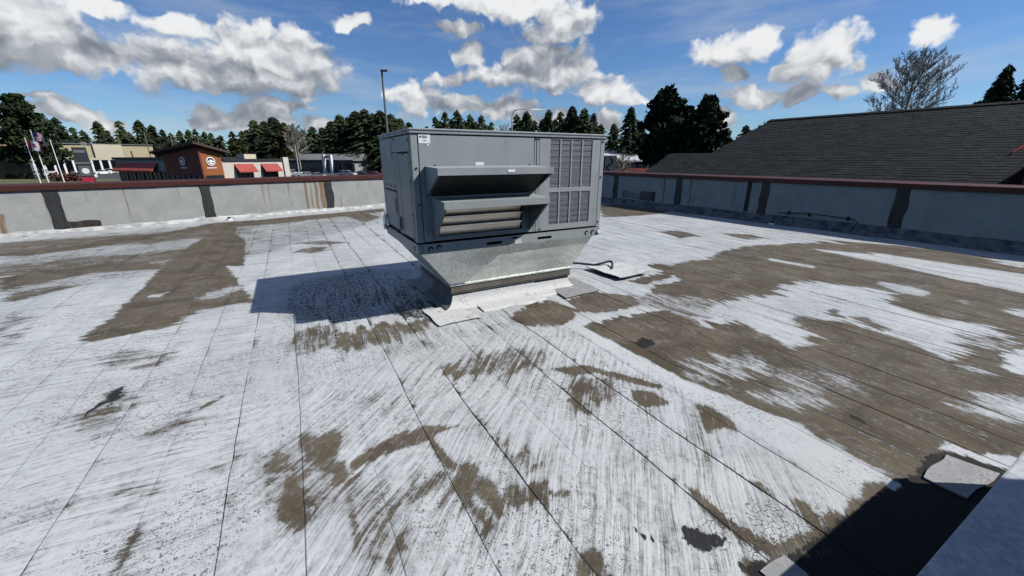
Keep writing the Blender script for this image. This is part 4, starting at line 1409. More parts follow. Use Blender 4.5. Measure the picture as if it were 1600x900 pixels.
    for i in range(4):
        j = (i + 1) % 4
        n = 12
        V = []
        F = []
        for r in range(9):
            for q in range(n + 1):
                f = r / 8
                g = q / n
                p0 = Vector((*bot[i], zc)).lerp(Vector((*bot[j], zc)), g)
                p1 = Vector((*top[i], ZR)).lerp(Vector((*top[j], ZR)), g)
                p = p0.lerp(p1, f)
                k = math.sin(math.pi * f) * math.sin(math.pi * g)
                dn = 0.010 * mnoise.noise(Vector((g * 4 + i * 7, f * 3, 1))) * k
                nn = Vector(((0, -1), (1, 0), (0, 1), (-1, 0))[i]).to_3d() + Vector((0, 0, -0.6))
                V.append(p + nn * dn)
        for r in range(8):
            for q in range(n):
                b0 = r * (n + 1) + q
                F.append((b0, b0 + 1, b0 + n + 2, b0 + n + 1))
        a.add(V, F)
    ad = a.build('adapter_curb', M['galv'], root, smooth=False)
    MB().box(0.325, 1.875, 0.105, 1.225, 0.238, 0.252).build('adapter_flange', M['galv'], ad)
    MB().box(0.345, 1.855, 0.125, 1.205, 0.226, 0.238).build('gasket', M['core'], ad)
    MB().box(0.338, 1.862, 0.112, 1.218, 0.150, 0.226).build('curb_cap', M['bronze'], root, bevel=0.004)
    MB().box(0.332, 1.868, 0.106, 1.224, 0.172, 0.180).build('curb_cap_bead', M['bronze'], root)
    MB().box(0.356, 1.845, 0.130, 1.200, -0.003, 0.150).build('old_curb', M['flash_dark'], root)
    # membrane flashing turned up against the curb, in separate sheets
    def skirt(side, a0, a1, h, run, mat, seed, m0=0, m1=0):
        V = []
        F = []
        n = max(4, int((a1 - a0) / 0.05))
        prof = [(0.000, h), (0.012, h * .7), (0.028, h * .42), (0.07, h * .2), (0.12, 0.024), (run * .8, 0.018), (run, 0.0165), (run + 0.002, 0.006)]
        for i in range(n + 1):
            for k, (d, z) in enumerate(prof):
                t = a0 - m0 * d + (a1 + m1 * d - a0 + m0 * d) * i / n
                w = 1 + (0.16 * mnoise.noise(Vector((t * 5, seed, 0))) if k > 3 else 0)
                zz = z + (0.006 * mnoise.noise(Vector((t * 9, d * 9, seed))) if 1 < k < 7 else 0)
                dd = d * (w if 0 < i < n else 1) + 0.002 + 0.0015 * (seed % 2)
                if side == 'front':
                    V.append((t, 0.130 - dd, zz))
                elif side == 'left':
                    V.append((0.356 - dd, t, zz))
                elif side == 'right':
                    V.append((1.845 + dd, t, zz))
                else:
                    V.append((t, 1.200 + dd, zz))
        m = len(prof)
        for i in range(n):
            for k in range(m - 1):
                b0 = i * m + k
                F.append((b0, b0 + 1, b0 + m + 1, b0 + m))
        return MB().add(V, F).build('flashing_sheet', mat, root, smooth=True)
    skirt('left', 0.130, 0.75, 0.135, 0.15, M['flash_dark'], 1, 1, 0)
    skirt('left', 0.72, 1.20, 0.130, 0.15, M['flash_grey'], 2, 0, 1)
    skirt('front', 0.356, 0.62, 0.130, 0.15, M['flash_white'], 3, 1, 0)
    skirt('front', 0.58, 1.36, 0.140, 0.30, M['flash_white'], 4)
    skirt('front', 1.34, 1.845, 0.120, 0.20, M['flash_white'], 5, 0, 1)
    skirt('right', 0.130, 1.20, 0.130, 0.20, M['flash_white'], 6, 1, 1)
    skirt('back', 0.356, 1.845, 0.130, 0.2, M['flash_white'], 7, 1, 1)
    return root


unit = build_unit()


# ------------------------------------------------------------------ small things lying on the roof
def sheet_on_roof(name, pix, z, th, mat, label, cat, n=7, lift=0.0):
    """a four-cornered sheet lying on the roof, gently rumpled"""
    C = [on_level(x, y, 0.0) for x, y in pix]
    c0 = sum(C, Vector()) / 4
    V = []
    F = []
    for r in range(n + 1):
        for q in range(n + 1):
            a = C[0].lerp(C[1], q / n)
            b = C[3].lerp(C[2], q / n)
            p = a.lerp(b, r / n)
            w = Vector((mnoise.noise(p * 5), mnoise.noise(p * 5 + Vector((9, 0, 0))), 0)) * 0.018
            e = max(abs(r / n - .5), abs(q / n - .5)) * 2
            V.append(p + w - c0 + Vector((0, 0, z + 0.004 * mnoise.noise(p * 7) + lift * e * e)))
    m = (n + 1) ** 2
    V2 = [v - Vector((0, 0, th)) for v in V]
    for r in range(n):
        for q in range(n):
            b0 = r * (n + 1) + q
            F.append((b0, b0 + 1, b0 + n + 2, b0 + n + 1))
            F.append((m + b0, m + b0 + n + 1, m + b0 + n + 2, m + b0 + 1))
    ring = [q for q in range(n + 1)] + [r * (n + 1) + n for r in range(1, n + 1)] + [n * (n + 1) + q for q in range(n - 1, -1, -1)] + [r * (n + 1) for r in range(n - 1, 0, -1)]
    for i in range(len(ring)):
        a, b = ring[i], ring[(i + 1) % len(ring)]
        F.append((a, m + a, m + b, b))
    o = MB().add(V + V2, F).build(name, mat, None, smooth=False, loc=c0)
    return tag(o, label, cat)


sheet_on_roof('membrane_pad', [(916, 422), (972, 416), (1014, 430), (968, 440)], 0.045, 0.012, M['flash_white'], 'pale loose membrane pad under the looped black cable', 'membrane', lift=0.012)
sheet_on_roof('membrane_patch', [(852, 446), (894, 436), (938, 456), (884, 469)], 0.026, 0.006, M['flash_grey'], 'speckled grey membrane flap at the right foot of the big unit', 'membrane')
sheet_on_roof('membrane_patch', [(661, 487), (716, 480), (752, 498), (688, 512)], 0.022, 0.006, M['flash_white'], 'white membrane flap at the left front foot of the big unit', 'membrane')
sheet_on_roof('membrane_patch', [(1443, 750), (1477, 713), (1560, 746), (1508, 783)], 0.020, 0.008, M['flash_grey'], 'weathered grey membrane square in the tarred patch beside the metal housing', 'membrane', 12)
sheet_on_roof('membrane_patch', [(1188, 896), (1222, 872), (1262, 900), (1225, 930)], 0.018, 0.006, M['flash_grey'], 'small grey membrane scrap in the shadow at the bottom edge', 'membrane')

cb = [(884, 411, .10), (900, 411, .09), (915, 412.5, .075), (928, 414, .065), (940, 411.5, .085), (950, 408.5, .105), (955, 408.5, .105), (957, 412, .09), (956.5, 419, .05), (953, 423, .035), (945, 424, .03), (937, 421, .03), (931, 416, .03)]
pts = [on_level(x, y, z) for x, y, z in cb]
cc = pts[4].copy()
cc.z = 0
o = MB().tube([p - cc for p in pts], 0.016, 8).build('cable', M['black'], None, smooth=True, loc=cc)
tag(o, 'looped black cable coming out from under the big unit', 'cable')

# conduit along the shaded parapet, and the drains
def on_wall(s, z, off, d, n):
    return CORNER + d * s + n * off + Vector((0, 0, z))


p = [on_wall(10.2, .27, .06, DR, NRI), on_wall(10.83, .32, .04, DR, NRI), on_wall(11.3, .30, .04, DR, NRI), on_wall(11.64, .29, .04, DR, NRI), on_wall(11.74, .23, .08, DR, NRI), on_wall(11.70, .06, .24, DR, NRI)]
c0 = CORNER + DR * 10.9
t = thing('conduit', 'thin dark conduit running along the foot of the shaded parapet', 'pipe', c0)
MB().tube([q - c0 for q in p], 0.010, 8).build('pipe', M['black'], t, smooth=True)
for s in (10.4, 10.83, 11.55):
    q = on_wall(s, .30, .03, DR, NRI) - c0
    MB().box(q.x - .02, q.x + .02, q.y - .02, q.y + .02, q.z - .05, q.z + .03).build('clamp', M['black'], t)


def drain(s, d, n, label):
    c = CORNER + d * s
    t = thing('roof_drain', label, 'drain', c)
    q = n * 0.30
    MB().tube([q + Vector((0, 0, .01)), q + Vector((0, 0, .05))], [.07, .055], 14).build('collar', M['white_paint'], t)
    MB().tube([q + Vector((0, 0, .05)), q + Vector((0, 0, .075)), q + Vector((0, 0, .09))], [.05, .045, .02], 14).build('strainer', M['black'], t)


drain(10.2, DR, NRI, 'small white roof drain at the foot of the shaded parapet')
drain(-12.72 + T0, DL, NLI, 'small black roof drain at the foot of the sunlit parapet')


# ------------------------------------------------------------------ the metal housing beside the camera
def build_housing():
    C = Vector((2.51, 1.517, 0))
    root = thing('metal_housing', 'galvanized sheet metal housing at the bottom right corner', 'air conditioner', C, GRID_RZ)
    z = 0.62
    L_, Dp = 2.15, 2.0
    MB().box(-L_, 0, -Dp, 0, z - 0.05, z).build('top_sheet', M['galv_blue'], root, bevel=0.006)
    MB().box(-L_ + .02, -.02, -Dp + .02, -.02, 0.12, z - 0.05).build('casing', M['galv_blue'], root)
    MB().box(-L_ + .06, -.06, -Dp + .06, -.06, -0.003, 0.12).build('curb', M['flash_dark'], root)
    MB().box(-1.9, -0.25, -1.9, -0.635, z, 1.78).build('cabinet', M['cabinet'], root, bevel=0.01)  # unseen tall section, sized so its shadow covers the top sheet
    MB().box(-1.92, -0.23, -1.92, -0.615, 1.78, 1.82).build('lid', M['cabinet'], root, bevel=0.006)  # top of the unseen shadow-casting section
    MB().box(-L_ - .003, .003, -.004, .003, z - 0.062, z - 0.051).build('drip_hem', M['galv_blue'], root)
    return root


build_housing()


# ------------------------------------------------------------------ the ground round the building
def ground_sheet(name, ring, z, mat):
    o = MB().slab(ring, z - 0.3, z).build(name, mat)
    return tag(o, kind='structure')


ground_sheet('ground', [(-2500, -300), (2500, -300), (2500, 3500), (-2500, 3500)], GROUND, M['asphalt'])
ground_sheet('lawn', [(-150, 52), (-62, 58), (-70, 96), (-150, 90)], GROUND + 0.3, M['lawn'])
ground_sheet('lawn', [(20, 60), (70, 40), (90, 110), (10, 130)], GROUND + 0.3, M['lawn'])


def ground_at(px, Y):
    p = at(px, 248, Y)
    p.z = GROUND
    return p


def z_of(py, px, Y):
    return at(px, py, Y).z


# ------------------------------------------------------------------ shingled neighbour behind the right parapet
def build_shingle_house():
    n_out = -NRI
    rz = math.atan2(DR.y, DR.x)                # local x along the parapet, local y outwards
    root = thing('shingle_house', 'low house with dark asphalt shingle roof behind the shaded parapet', 'house', CORNER, rz)
    sgn = 1.0 if Vector((-DR.y, DR.x, 0)).dot(n_out) > 0 else -1.0
    e0, ez, sl = 3.2, 0.6, 0.5                 # eave distance and height, slope
    y_r = 8.05
    z_r = ez + sl * (y_r - e0)
    y_l = 5.42
    z_l = ez + sl * (y_l - e0)
    S_END = 30.0

    def plane(x, y, up=0.0):
        return (x, sgn * y, ez + sl * (y - e0) + up)

    # roof deck: main slope, lower wing, and the far sides
    d = MB()
    gx = lambda y: 4.15 + (5.58 - 4.15) * (y - e0) / (y_r - e0)      # sloping verge of the main gable
    d.add([plane(gx(e0) + .03, e0), plane(S_END, e0), plane(S_END, y_r), plane(gx(y_r) + .03, y_r)], [(0, 1, 2, 3)])
    d.add([plane(gx(y_r) + .03, y_r), plane(S_END, y_r), (S_END, sgn * (2 * y_r - e0), ez), (gx(e0), sgn * (2 * y_r - e0), ez)], [(0, 1, 2, 3)])
    d.add([plane(2.85, e0), plane(gx(e0) + .05, e0), plane(gx(y_l) + .05, y_l), plane(2.85, y_l)], [(0, 1, 2, 3)])
    d.add([plane(2.85, y_l), plane(gx(y_l) + .05, y_l), (gx(y_l), sgn * (2 * y_l - e0), ez), (2.85, sgn * (2 * y_l - e0), ez)], [(0, 1, 2, 3)])
    deck = d.build('roof', M['shingle'], root)
    # shingle courses: every tab its own lapped face
    cs = MB()
    tones = []
    exp = 0.145
    th = math.atan(sl)
    nrm = Vector((0, -math.sin(th) * sgn, math.cos(th)))
    rnd = random.Random(3)
    y = e0
    r = 0
    while y < y_r - 0.02:
        y2 = min(y + exp * math.cos(th), y_r)
        x = (2.85 if y < y_l - 0.03 else gx(y)) - 0.02 + 0.1 * (r % 3)
        while x < 17.5:
            w = rnd.uniform(0.14, 0.34)
            x2 = min(x + w, 17.6)
            lo_ = 0.008 + rnd.uniform(0, 0.006)
            dj = rnd.uniform(-.008, .008)
            a = Vector(plane(x, y + dj)) + nrm * lo_
            b = Vector(plane(x2 - .006, y + dj)) + nrm * lo_
            c = Vector(plane(x2 - .006, y2 + 0.03)) + nrm * 0.003
            e = Vector(plane(x, y2 + 0.03)) + nrm * 0.003
            a0 = a - nrm * lo_
            b0 = b - nrm * lo_
            cs.add([a, b, c, e, a0, b0], [(0, 1, 2, 3), (4, 5, 1, 0)])
            tones += [rnd.random()] * 6
            x = x2
        y = y2
        r += 1
    me = cs.mesh('shingle_courses')
    at_ = me.attributes.new('tone', 'FLOAT', 'POINT')
    at_.data.foreach_set('value', np.array(tones, dtype=np.float32))
    so = link('shingle_courses', me, M['shingle'], root)
    so['kind'] = 'stuff'
    # ridge caps, verge boards and the gable walls
    cap = MB()
    x = gx(y_r)
    while x < 20:
        p = Vector((x, sgn * y_r, z_r))
        for q in (-1, 1):
            cap.add([p + Vector((0, 0, .035)), p + Vector((.27, 0, .03)), p + Vector((.27, q * .14, -.035)), p + Vector((0, q * .14, -.03))], [(0, 1, 2, 3)])
        x += 0.25
    cap.build('ridge_caps', M['shingle'], root)
    w = MB()
    w.add([(gx(e0) + .3, sgn * (e0 + .4), GROUND), (gx(e0) + .3, sgn * (2 * y_r - e0 - .4), GROUND), (gx(e0) + .5, sgn * (2 * y_r - e0 - .4), ez), (gx(y_r) + .4, sgn * y_r, z_r - .1), (gx(e0) + .5, sgn * (e0 + .4), ez)], [(0, 1, 2, 3, 4)])
    w.add([(3.4, sgn * (e0 + .4), GROUND), (S_END, sgn * (e0 + .4), GROUND), (S_END, sgn * (e0 + .4), ez + .15), (3.4, sgn * (e0 + .4), ez + .15)], [(0, 1, 2, 3)])
    w.add([(3.4, sgn * (e0 + .4), GROUND), (3.4, sgn * (2 * y_l - e0 - .4), GROUND), (3.4, sgn * (2 * y_l - e0 - .4), ez), (3.4, sgn * y_l, z_l - .1), (3.4, sgn * (e0 + .4), ez)], [(0, 1, 2, 3, 4)])
    w.build('wall', M['dark_wall'], root)
    # red-edged cross gable near the right edge of the view
    def red_board(p, q, wd, name):
        p = Vector(p)
        q = Vector(q)
        t = (q - p).normalized()
        up = Vector((0, 0, wd))
        out = Vector((0, -sgn * 0.04, 0))
        MB().add([p, q, q + up, p + up, p + out, q + out, q + up + out, p + up + out],
                 [(0, 1, 2, 3), (4, 7, 6, 5), (0, 4, 5, 1), (3, 2, 6, 7), (0, 3, 7, 4), (1, 5, 6, 2)]).build(name, M['red_trim'], root)
    def on_slope(x, y, up):
        return Vector(plane(x, y, up))
    red_board(on_slope(13.04, 3.55, .02), on_slope(13.30, 5.15, .02), 0.09, 'fascia_board')
    red_board(on_slope(12.80, 5.22, .02), on_slope(13.02, 5.85, .02), 0.06, 'fascia_board')
    # small dark dormer to the right of the red boards
    g = MB()
    g.add([plane(13.30, 3.5, 0), plane(15.4, 3.5, 0), plane(15.4, 3.5, .75), plane(14.35, 3.5, 1.5), plane(13.30, 3.5, .75)], [(0, 1, 2, 3, 4)])
    g.add([plane(13.30, 3.5, 0), plane(13.30, 3.5, .75), plane(13.30, 5.0, 0)], [(0, 1, 2)])
    g.build('dormer_wall', M['dark_wall'], root)
    g = MB()
    for xa in (13.22, 15.48):
        g.add([plane(xa, 3.3, .80), plane(14.35, 3.3, 1.62), (14.35, sgn * (3.3 + 3.24), ez + sl * .1 + 1.62), (xa, sgn * (3.3 + 1.6), ez + sl * .1 + .80)], [(0, 1, 2, 3)])
    g.build('dormer_roof', M['shingle'], root)
    return root


build_shingle_house()


# ------------------------------------------------------------------ shops across the street
def frame_between(pl, pr):
    d = pr - pl
    d.z = 0
    return math.atan2(d.y, d.x), d.length


def window(mb_parent, x0, x1, z0, z1, y, mull=1, frame=M['black_trim'], axis='y'):
    """glazing set in a frame with mullions; axis 'x' puts it on an end wall"""
    def bx(m, a, b, c, d, e, f):
        if axis == 'y':
            m.box(a, b, c, d, e, f)
        else:
            m.box(c, d, a, b, e, f)
    m = MB()
    s = -1 if axis == 'y' else 1
    y0, y1 = sorted((y, y + s * 0.05))
    bx(m, x0, x1, y0, y1, z0, z1)
    w = m.build('window', M['glass'], mb_parent)
    f = MB()
    y0, y1 = sorted((y + s * 0.052, y + s * 0.11))
    t = 0.08
    bx(f, x0, x1, y0, y1, z1 - t, z1)
    bx(f, x0, x1, y0, y1, z0, z0 + t)
    for i in range(mull + 1):
        xx = x0 + (x1 - x0 - t) * i / mull
        bx(f, xx, xx + t, y0, y1, z0 + t + .001, z1 - t - .001)
    f.build('frame', frame, w)
    return w


def build_cafe():
    c = ground_at(312, 58)
    root = thing('corner_cafe', 'brown and white corner cafe with sloping dark roof and red awnings', 'shop', c, R(-22))
    g = 0.0
    up = -GROUND
    T = lambda z: z + up                      # heights measured from our roof level
    # tower with prow roof
    zt = lambda x, y: T(3.15) + 0.122 * x - 0.26 * y
    V = [(-8.3, 0, 0), (0, 0, 0), (0, 2.9, 0), (-8.3, 2.9, 0)]
    m = MB()
    m.add(V + [(x, y, zt(x, y) - .12) for x, y, _ in V], [(0, 1, 5, 4)])
    m.add(V + [(x, y, zt(x, y) - .12) for x, y, _ in V], [(2, 3, 7, 6), (3, 0, 4, 7)])
    m.build('tower_wall', M['brown_shaded'], root)
    MB().add([(0, 0, 0), (0, 2.9, 0), (0, 2.9, zt(0, 2.9) - .12), (0, 0, zt(0, 0) - .12)], [(0, 1, 2, 3)]).build('tower_wall', M['brown_lit'], root)
    MB().box(-0.14, 0.10, -0.10, 0.14, 0, zt(0, 0) - .15).build('corner_post', M['brown_shaded'], root)
    ring = [(-9.5, -0.9), (0.8, -0.9), (0.8, 3.7), (-9.5, 3.7)]
    n = 4
    V = [(x, y, zt(x, y) - .02) for x, y in ring] + [(x, y, zt(x, y) + .28) for x, y in ring]
    MB().add(V, [(3, 2, 1, 0), (4, 5, 6, 7), (0, 1, 5, 4), (1, 2, 6, 5), (2, 3, 7, 6), (3, 0, 4, 7)]).build('tower_roof', M['dark_roof'], root)
    for i in range(6):
        window(root, -7.7 + i * 1.25, -7.7 + i * 1.25 + 1.12, T(-2.4), T(-0.75), -0.003, 1)
    window(root, 0.3, 1.45, T(-2.6), T(-0.75), 0.003, 2, axis='x')
    window(root, 1.55, 2.7, T(-2.6), T(-0.75), 0.003, 2, axis='x')

    def emblem(cx, cz, r, face):
        """round white badge: ring, inner disc and dark wave marks"""
        ax = 'y' if face == 'front' else 'x'
        P = (lambda a, d, b: (a, -d, b)) if face == 'front' else (lambda a, d, b: (d, a, b))
        b = MB().disc(P(cx, 0.05, cz), r, ax, 22, 0.08).build('emblem', M['white_paint'], root)
        k = MB()
        k.disc(P(cx, 0.10, cz), r * 0.80, ax, 20, 0.012)
        k.build('emblem_field', M['sign_dark'], b)
        q = MB()
        q.disc(P(cx, 0.112, cz + r * .10), r * 0.30, ax, 12, 0.010)
        for s in (-1, 1):
            q.disc(P(cx + s * r * .48, 0.112, cz - r * .02), r * 0.20, ax, 10, 0.010)
            q.disc(P(cx + s * r * .22, 0.112, cz - r * .46), r * 0.22, ax, 10, 0.010)
        q.build('emblem_mark', M['white_paint'], b)
        tx = MB()
        x = cx - r * 1.1
        rn = random.Random(int(cx * 100))
        while x < cx + r * 1.1:
            w = rn.uniform(.06, .14)
            a, d_ = (x, x + w), (0.02, 0.06)
            if face == 'front':
                tx.box(a[0], a[1], -0.06, -0.02, cz - r * 1.62, cz - r * 1.36)
            else:
                tx.box(0.02, 0.06, a[0], a[1], cz - r * 1.62, cz - r * 1.36)
            x += w + .05
        tx.build('sign_lettering', M['white_paint'], b)
    emblem(-3.9, T(1.15), 0.60, 'front')
    emblem(1.35, T(1.15), 0.60, 'side')
    # left wing
    lw = MB().box(-23.5, -8.31, 1.2, 11.0, 0, T(1.35)).build('left_wing_wall', M['grey_stucco'], root)
    MB().box(-23.8, -8.32, 0.95, 11.2, T(1.35), T(1.72)).build('cornice', M['black_trim'], root)
    for i in range(6):
        window(root, -22.9 + i * 2.2, -22.9 + i * 2.2 + 2.0, T(-2.7), T(-0.35), 1.197, 2)

    def awning(x0, x1, y, z0, z1, dep, axis='y'):
        a = MB()
        if axis == 'y':
            pr = [(y - .02, z1), (y - dep, z0), (y - dep, z0 - .18), (y - dep + .03, z0 - .18), (y - .02, z1 - .1)]
            a.prism(pr, x0, x1, 'x')
        else:
            pr = [(y + .02, z1), (y + dep, z0), (y + dep, z0 - .18), (y + dep - .03, z0 - .18), (y + .02, z1 - .1)]
            a.prism(pr, x0, x1, 'y')
        return a.build('awning', M['awning'], root)
    awning(-22.8, -12.2, 1.2, T(-0.25), T(0.85), 1.1)
    # right wing
    MB().box(-7.5, 0.0, 2.91, 13.6, 0, T(1.15)).build('right_wing_wall', M['white_stucco'], root)
    MB().box(-7.6, 0.18, 3.05, 13.75, T(1.15), T(1.48)).build('cornice', M['black_trim'], root)
    MB().box(-0.35, 0.25, 12.9, 13.9, 0, T(1.75)).build('pilaster', M['white_stucco'], root)
    for a, b in ((4.6, 7.6), (8.9, 11.9)):
        window(root, a + .2, b - .2, T(-2.7), T(-0.35), 0.003, 3, axis='x')
        awning(a, b, 0.0, T(-0.3), T(0.75), 1.0, 'x')
    MB().box(-4, -2.2, 8, 10, T(1.2), T(2.2)).build('roof_vent', M['pale'], root)
    return root


build_cafe()


def build_mall():
    pl, pr = ground_at(50, 128), ground_at(243, 150)
    rz, w = frame_between(pl, pr)
    root = thing('strip_mall', 'long cream strip mall with flat parapet behind the cafe', 'building', pl, rz)
    h = 9.2
    MB().box(0, w * .48, 0, 22, 0, h - .3).build('wall', M['cream'], root)
    MB().box(w * .48 + .01, w * .72, -.6, 22, 0, h).build('wall', M['pale'], root)
    MB().box(w * .72 + .01, w, 0, 22, 0, h - .15).build('wall', M['cream'], root)
    MB().box(-.3, w + .3, -.35, -.05, h + .01, h + .25).build('parapet_cap', M['grey_roof'], root)
    MB().box(0, w, -3.2, -.62, 4.3, 5.0).build('canopy', M['pale'], root)
    n = 14
    for i in range(n):
        x0 = w * i / n
        window(root, x0 + .5, x0 + w / n - .3, .4, 3.9, -.62, 3)
        MB().box(x0 - .25, x0 + .25, -3.1, -2.6, 0, 4.29).build('column', M['white_paint'], root)
    MB().box(w * .40, w * .45, 4, 6, h - .3, h + .8).build('roof_unit', M['grey_roof'], root)
    return root


build_mall()


def build_grey_strip():
    pl, pr = ground_at(448, 150), ground_at(556, 140)
    rz, w = frame_between(pl, pr)
    root = thing('grey_building', 'low grey roofed shop building below the dark conifers', 'building', pl, rz)
    MB().box(.8, w - .8, 0, 14, 0, 4.0).build('wall', M['grey_stucco'], root)
    MB().prism([(-1.6, 4.0), (-1.6, 4.35), (5, 6.4), (12, 4.3), (12, 4.0)], 0, w, 'x').build('roof', M['grey_roof'], root)
    for i in range(9):
        window(root, 1.3 + i * (w - 2.6) / 9, 1.3 + (i + .86) * (w - 2.6) / 9, .3, 3.2, -.004, 2)
    for x in (w * .62, w * .72):
        MB().box(x - .40, x + .40, -2.6, -1.8, 0, 6.0).build('entrance_pier', M['white_paint'], root)
    MB().box(w * .62 + .41, w * .72 - .41, -2.4, -1.9, 5.0, 5.6).build('entrance_lintel', M['grey_roof'], root)
    return root


build_grey_strip()


def build_white_building():
    pl, pr = ground_at(905, 78), ground_at(1045, 84)
    rz, w = frame_between(pl, pr)
    root = thing('white_roofed_building', 'low building with white roof right of the big unit', 'building', pl, rz)
    z1 = z_of(249, 980, 80) - GROUND
    MB().box(.5, w - .5, 0, 14, 0, z1 - .4).build('wall', M['dark_wall'], root)
    MB().prism([(-1.2, z1 - .4), (-1.2, z1 - .1), (9, z1 + 1.75), (16, z1 - .1), (16, z1 - .4)], 0, w, 'x').build('roof', M['white_roof'], root)
    MB().box(2, w - 2, -3.0, -2.7, 0, z1 - 1.6).build('brick_wall', M['brick'], root)
    for i in range(6):
        window(root, 1.2 + i * (w - 2.4) / 6, 1.2 + (i + .85) * (w - 2.4) / 6, .8, z1 - .9, -.004, 2)
    return root


build_white_building()


def build_tan_house():
    p = ground_at(-120, 92)
    root = thing('tan_building', 'tan gabled building cut by the left edge beside the tall pine', 'building', p, R(-25))
    h = 6.2
    MB().box(-9, 6, 0, 14, 0, h).build('wall', M['tan_wall'], root)
    MB().add([(-9.5, -.6, h), (6.5, -.6, h), (6.5, 14.5, h), (-9.5, 14.5, h), (-1.5, -.6, h + 3.6), (-1.5, 14.5, h + 3.6)],
             [(0, 4, 5, 3), (1, 2, 5, 4), (0, 1, 4), (3, 5, 2), (0, 3, 2, 1)]).build('roof', M['tan_wall'], root)
    for x in (-5, 1.5):
        window(root, x, x + 2.2, 1.0, 3.6, -.004, 2)
    return root


build_tan_house()


# ------------------------------------------------------------------ signs, poles, flags
def build_pylon():
    p = ground_at(128, 72)
    root = thing('pylon_sign', 'charcoal pylon sign with white badge and red lower panel', 'sign', p, R(36))
    zt = z_of(230, 115, 72) - GROUND
    MB().box(-.85, .85, -.3, .3, zt - 6.9, zt).build('sign_body', M['sign_dark'], root, bevel=.03)
    MB().box(-.7, .7, -.25, .25, 0, zt - 6.9).build('post', M['grey_roof'], root)
    MB().box(-.98, .98, -.38, .38, zt - 2.75, zt - 2.45).build('band', M['grey_roof'], root)
    MB().box(-.7, .7, -.35, -.31, zt - .9, zt - .45).build('sign_panel', M['grey_roof'], root)
    d = MB().box(-.75, .75, -.35, -.31, zt - 4.75, zt - 3.05).build('sign_panel', plain('sign_panel_grey', (.10, .11, .12), .6), root)
    b = MB().disc((0.05, -.37, zt - 3.9), .48, 'y', 18, .03).build('badge', M['white_paint'], d)
    r = MB().box(-.78, .78, -.36, -.31, zt - 6.75, zt - 4.95).build('sign_panel', M['sign_red'], root)
    m = MB()
    m.disc((-.15, -.375, zt - 6.1), .30, 'y', 14, .02)
    m.disc((.34, -.377, zt - 5.95), .24, 'y', 14, .02)
    m.box(-.5, .6, -.38, -.365, zt - 6.62, zt - 6.5)
    m.build('panel_mark', M['white_paint'], r)
    return root


build_pylon()


def small_sign():
    p = ground_at(953, 62)
    root = thing('tan_sign', 'small tan sign board with dark curling emblem beside the big unit', 'sign', p, R(-10))
    zt = z_of(243, 953, 62) - GROUND
    MB().box(-.95, .95, -.15, .15, zt - 2.6, zt).build('board', M['sign_tan'], root, bevel=.03)
    MB().box(-.8, -.55, -.1, .1, 0, zt - 2.6).build('post', M['sign_dark'], root)
    MB().box(.55, .8, -.1, .1, 0, zt - 2.6).build('post', M['sign_dark'], root)
    s = []
    for i in range(15):
        a = i / 14
        s.append((.38 * math.sin(a * 2 * math.pi), -.19, zt - .35 - 1.8 * a))
    MB().tube(s, .12, 6).build('emblem', M['sign_dark'], root)
    MB().box(-.95, -.7, -.18, -.151, zt - 2.4, zt - .2).build('edge_panel', M['sign_dark'], root)
    return root


small_sign()


def lamp_post(px, top, Y, label, mat, r0=.10, r1=.06, head=True):
    p = ground_at(px, Y)
    h = z_of(top, px, Y) - GROUND
    root = thing('light_pole', label, 'light pole', p)
    MB().tube([(0, 0, 0), (0, 0, h * .5), (0, 0, h)], [r0, (r0 + r1) / 2, r1], 10).build('pole', mat, root)
    MB().box(-.2, .2, -.2, .2, 0, .5).build('base', M['grey_roof'], root)
    if head:
        MB().box(-.12, .55, -.16, .16, h, h + .16).build('lamp_head', M['pole'], root, bevel=.02)
    else:
        MB().disc((0, 0, h), r1 * 1.5, 'z', 10, .12).build('cap', mat, root)
    return root


lamp_post(609, 112, 42, 'tall dark light pole rising behind the left end of the big unit', M['pole'], .13, .09)
lamp_post(464, 224, 120, 'grey light pole in front of the low grey building', M['pole_light'], .16, .12)
lamp_post(1014, 216, 66, 'thin pale pole between the white roofed building and the dark pines', M['pole_light'], .09, .07, False)
for i, (px, tp) in enumerate(((191, 213), (233, 206), (272, 211), (313, 212))):
    lamp_post(px + 3, tp, 145, ('thin timber pole, %s of the four over the strip mall and cafe' % ('leftmost', 'second from left', 'third from left', 'rightmost')[i]), M['pole_wood'], .18, .14, False)
lamp_post(97, 195, 132, 'thin pole beside the tall pine at left', M['pole_wood'], .18, .14, False)


def davit():
    Y = 75
    p = ground_at(800, Y)
    z1 = z_of(171, 797, Y) - GROUND
    x1 = at(860, 171, Y).x - at(800, 171, Y).x
    root = thing('street_lamp', 'pale curved arm street lamp rising behind the big unit', 'street lamp', p)
    pts = [(0, 0, 0), (0, 0, z1 - 1.3), (.12, 0, z1 - .6), (.45, 0, z1 - .15), (1.0, 0, z1), (x1 * .6, 0, z1 + .02), (x1 - .6, 0, z1 - .05)]
    MB().tube(pts, [.13, .10, .09, .085, .08, .07, .06], 8).build('arm', M['pole_light'], root, smooth=True)
    MB().box(x1 - .7, x1 + .1, -.15, .15, z1 - .18, z1 - .02).build('lamp_head', M['pole_light'], root, bevel=.03)


davit()


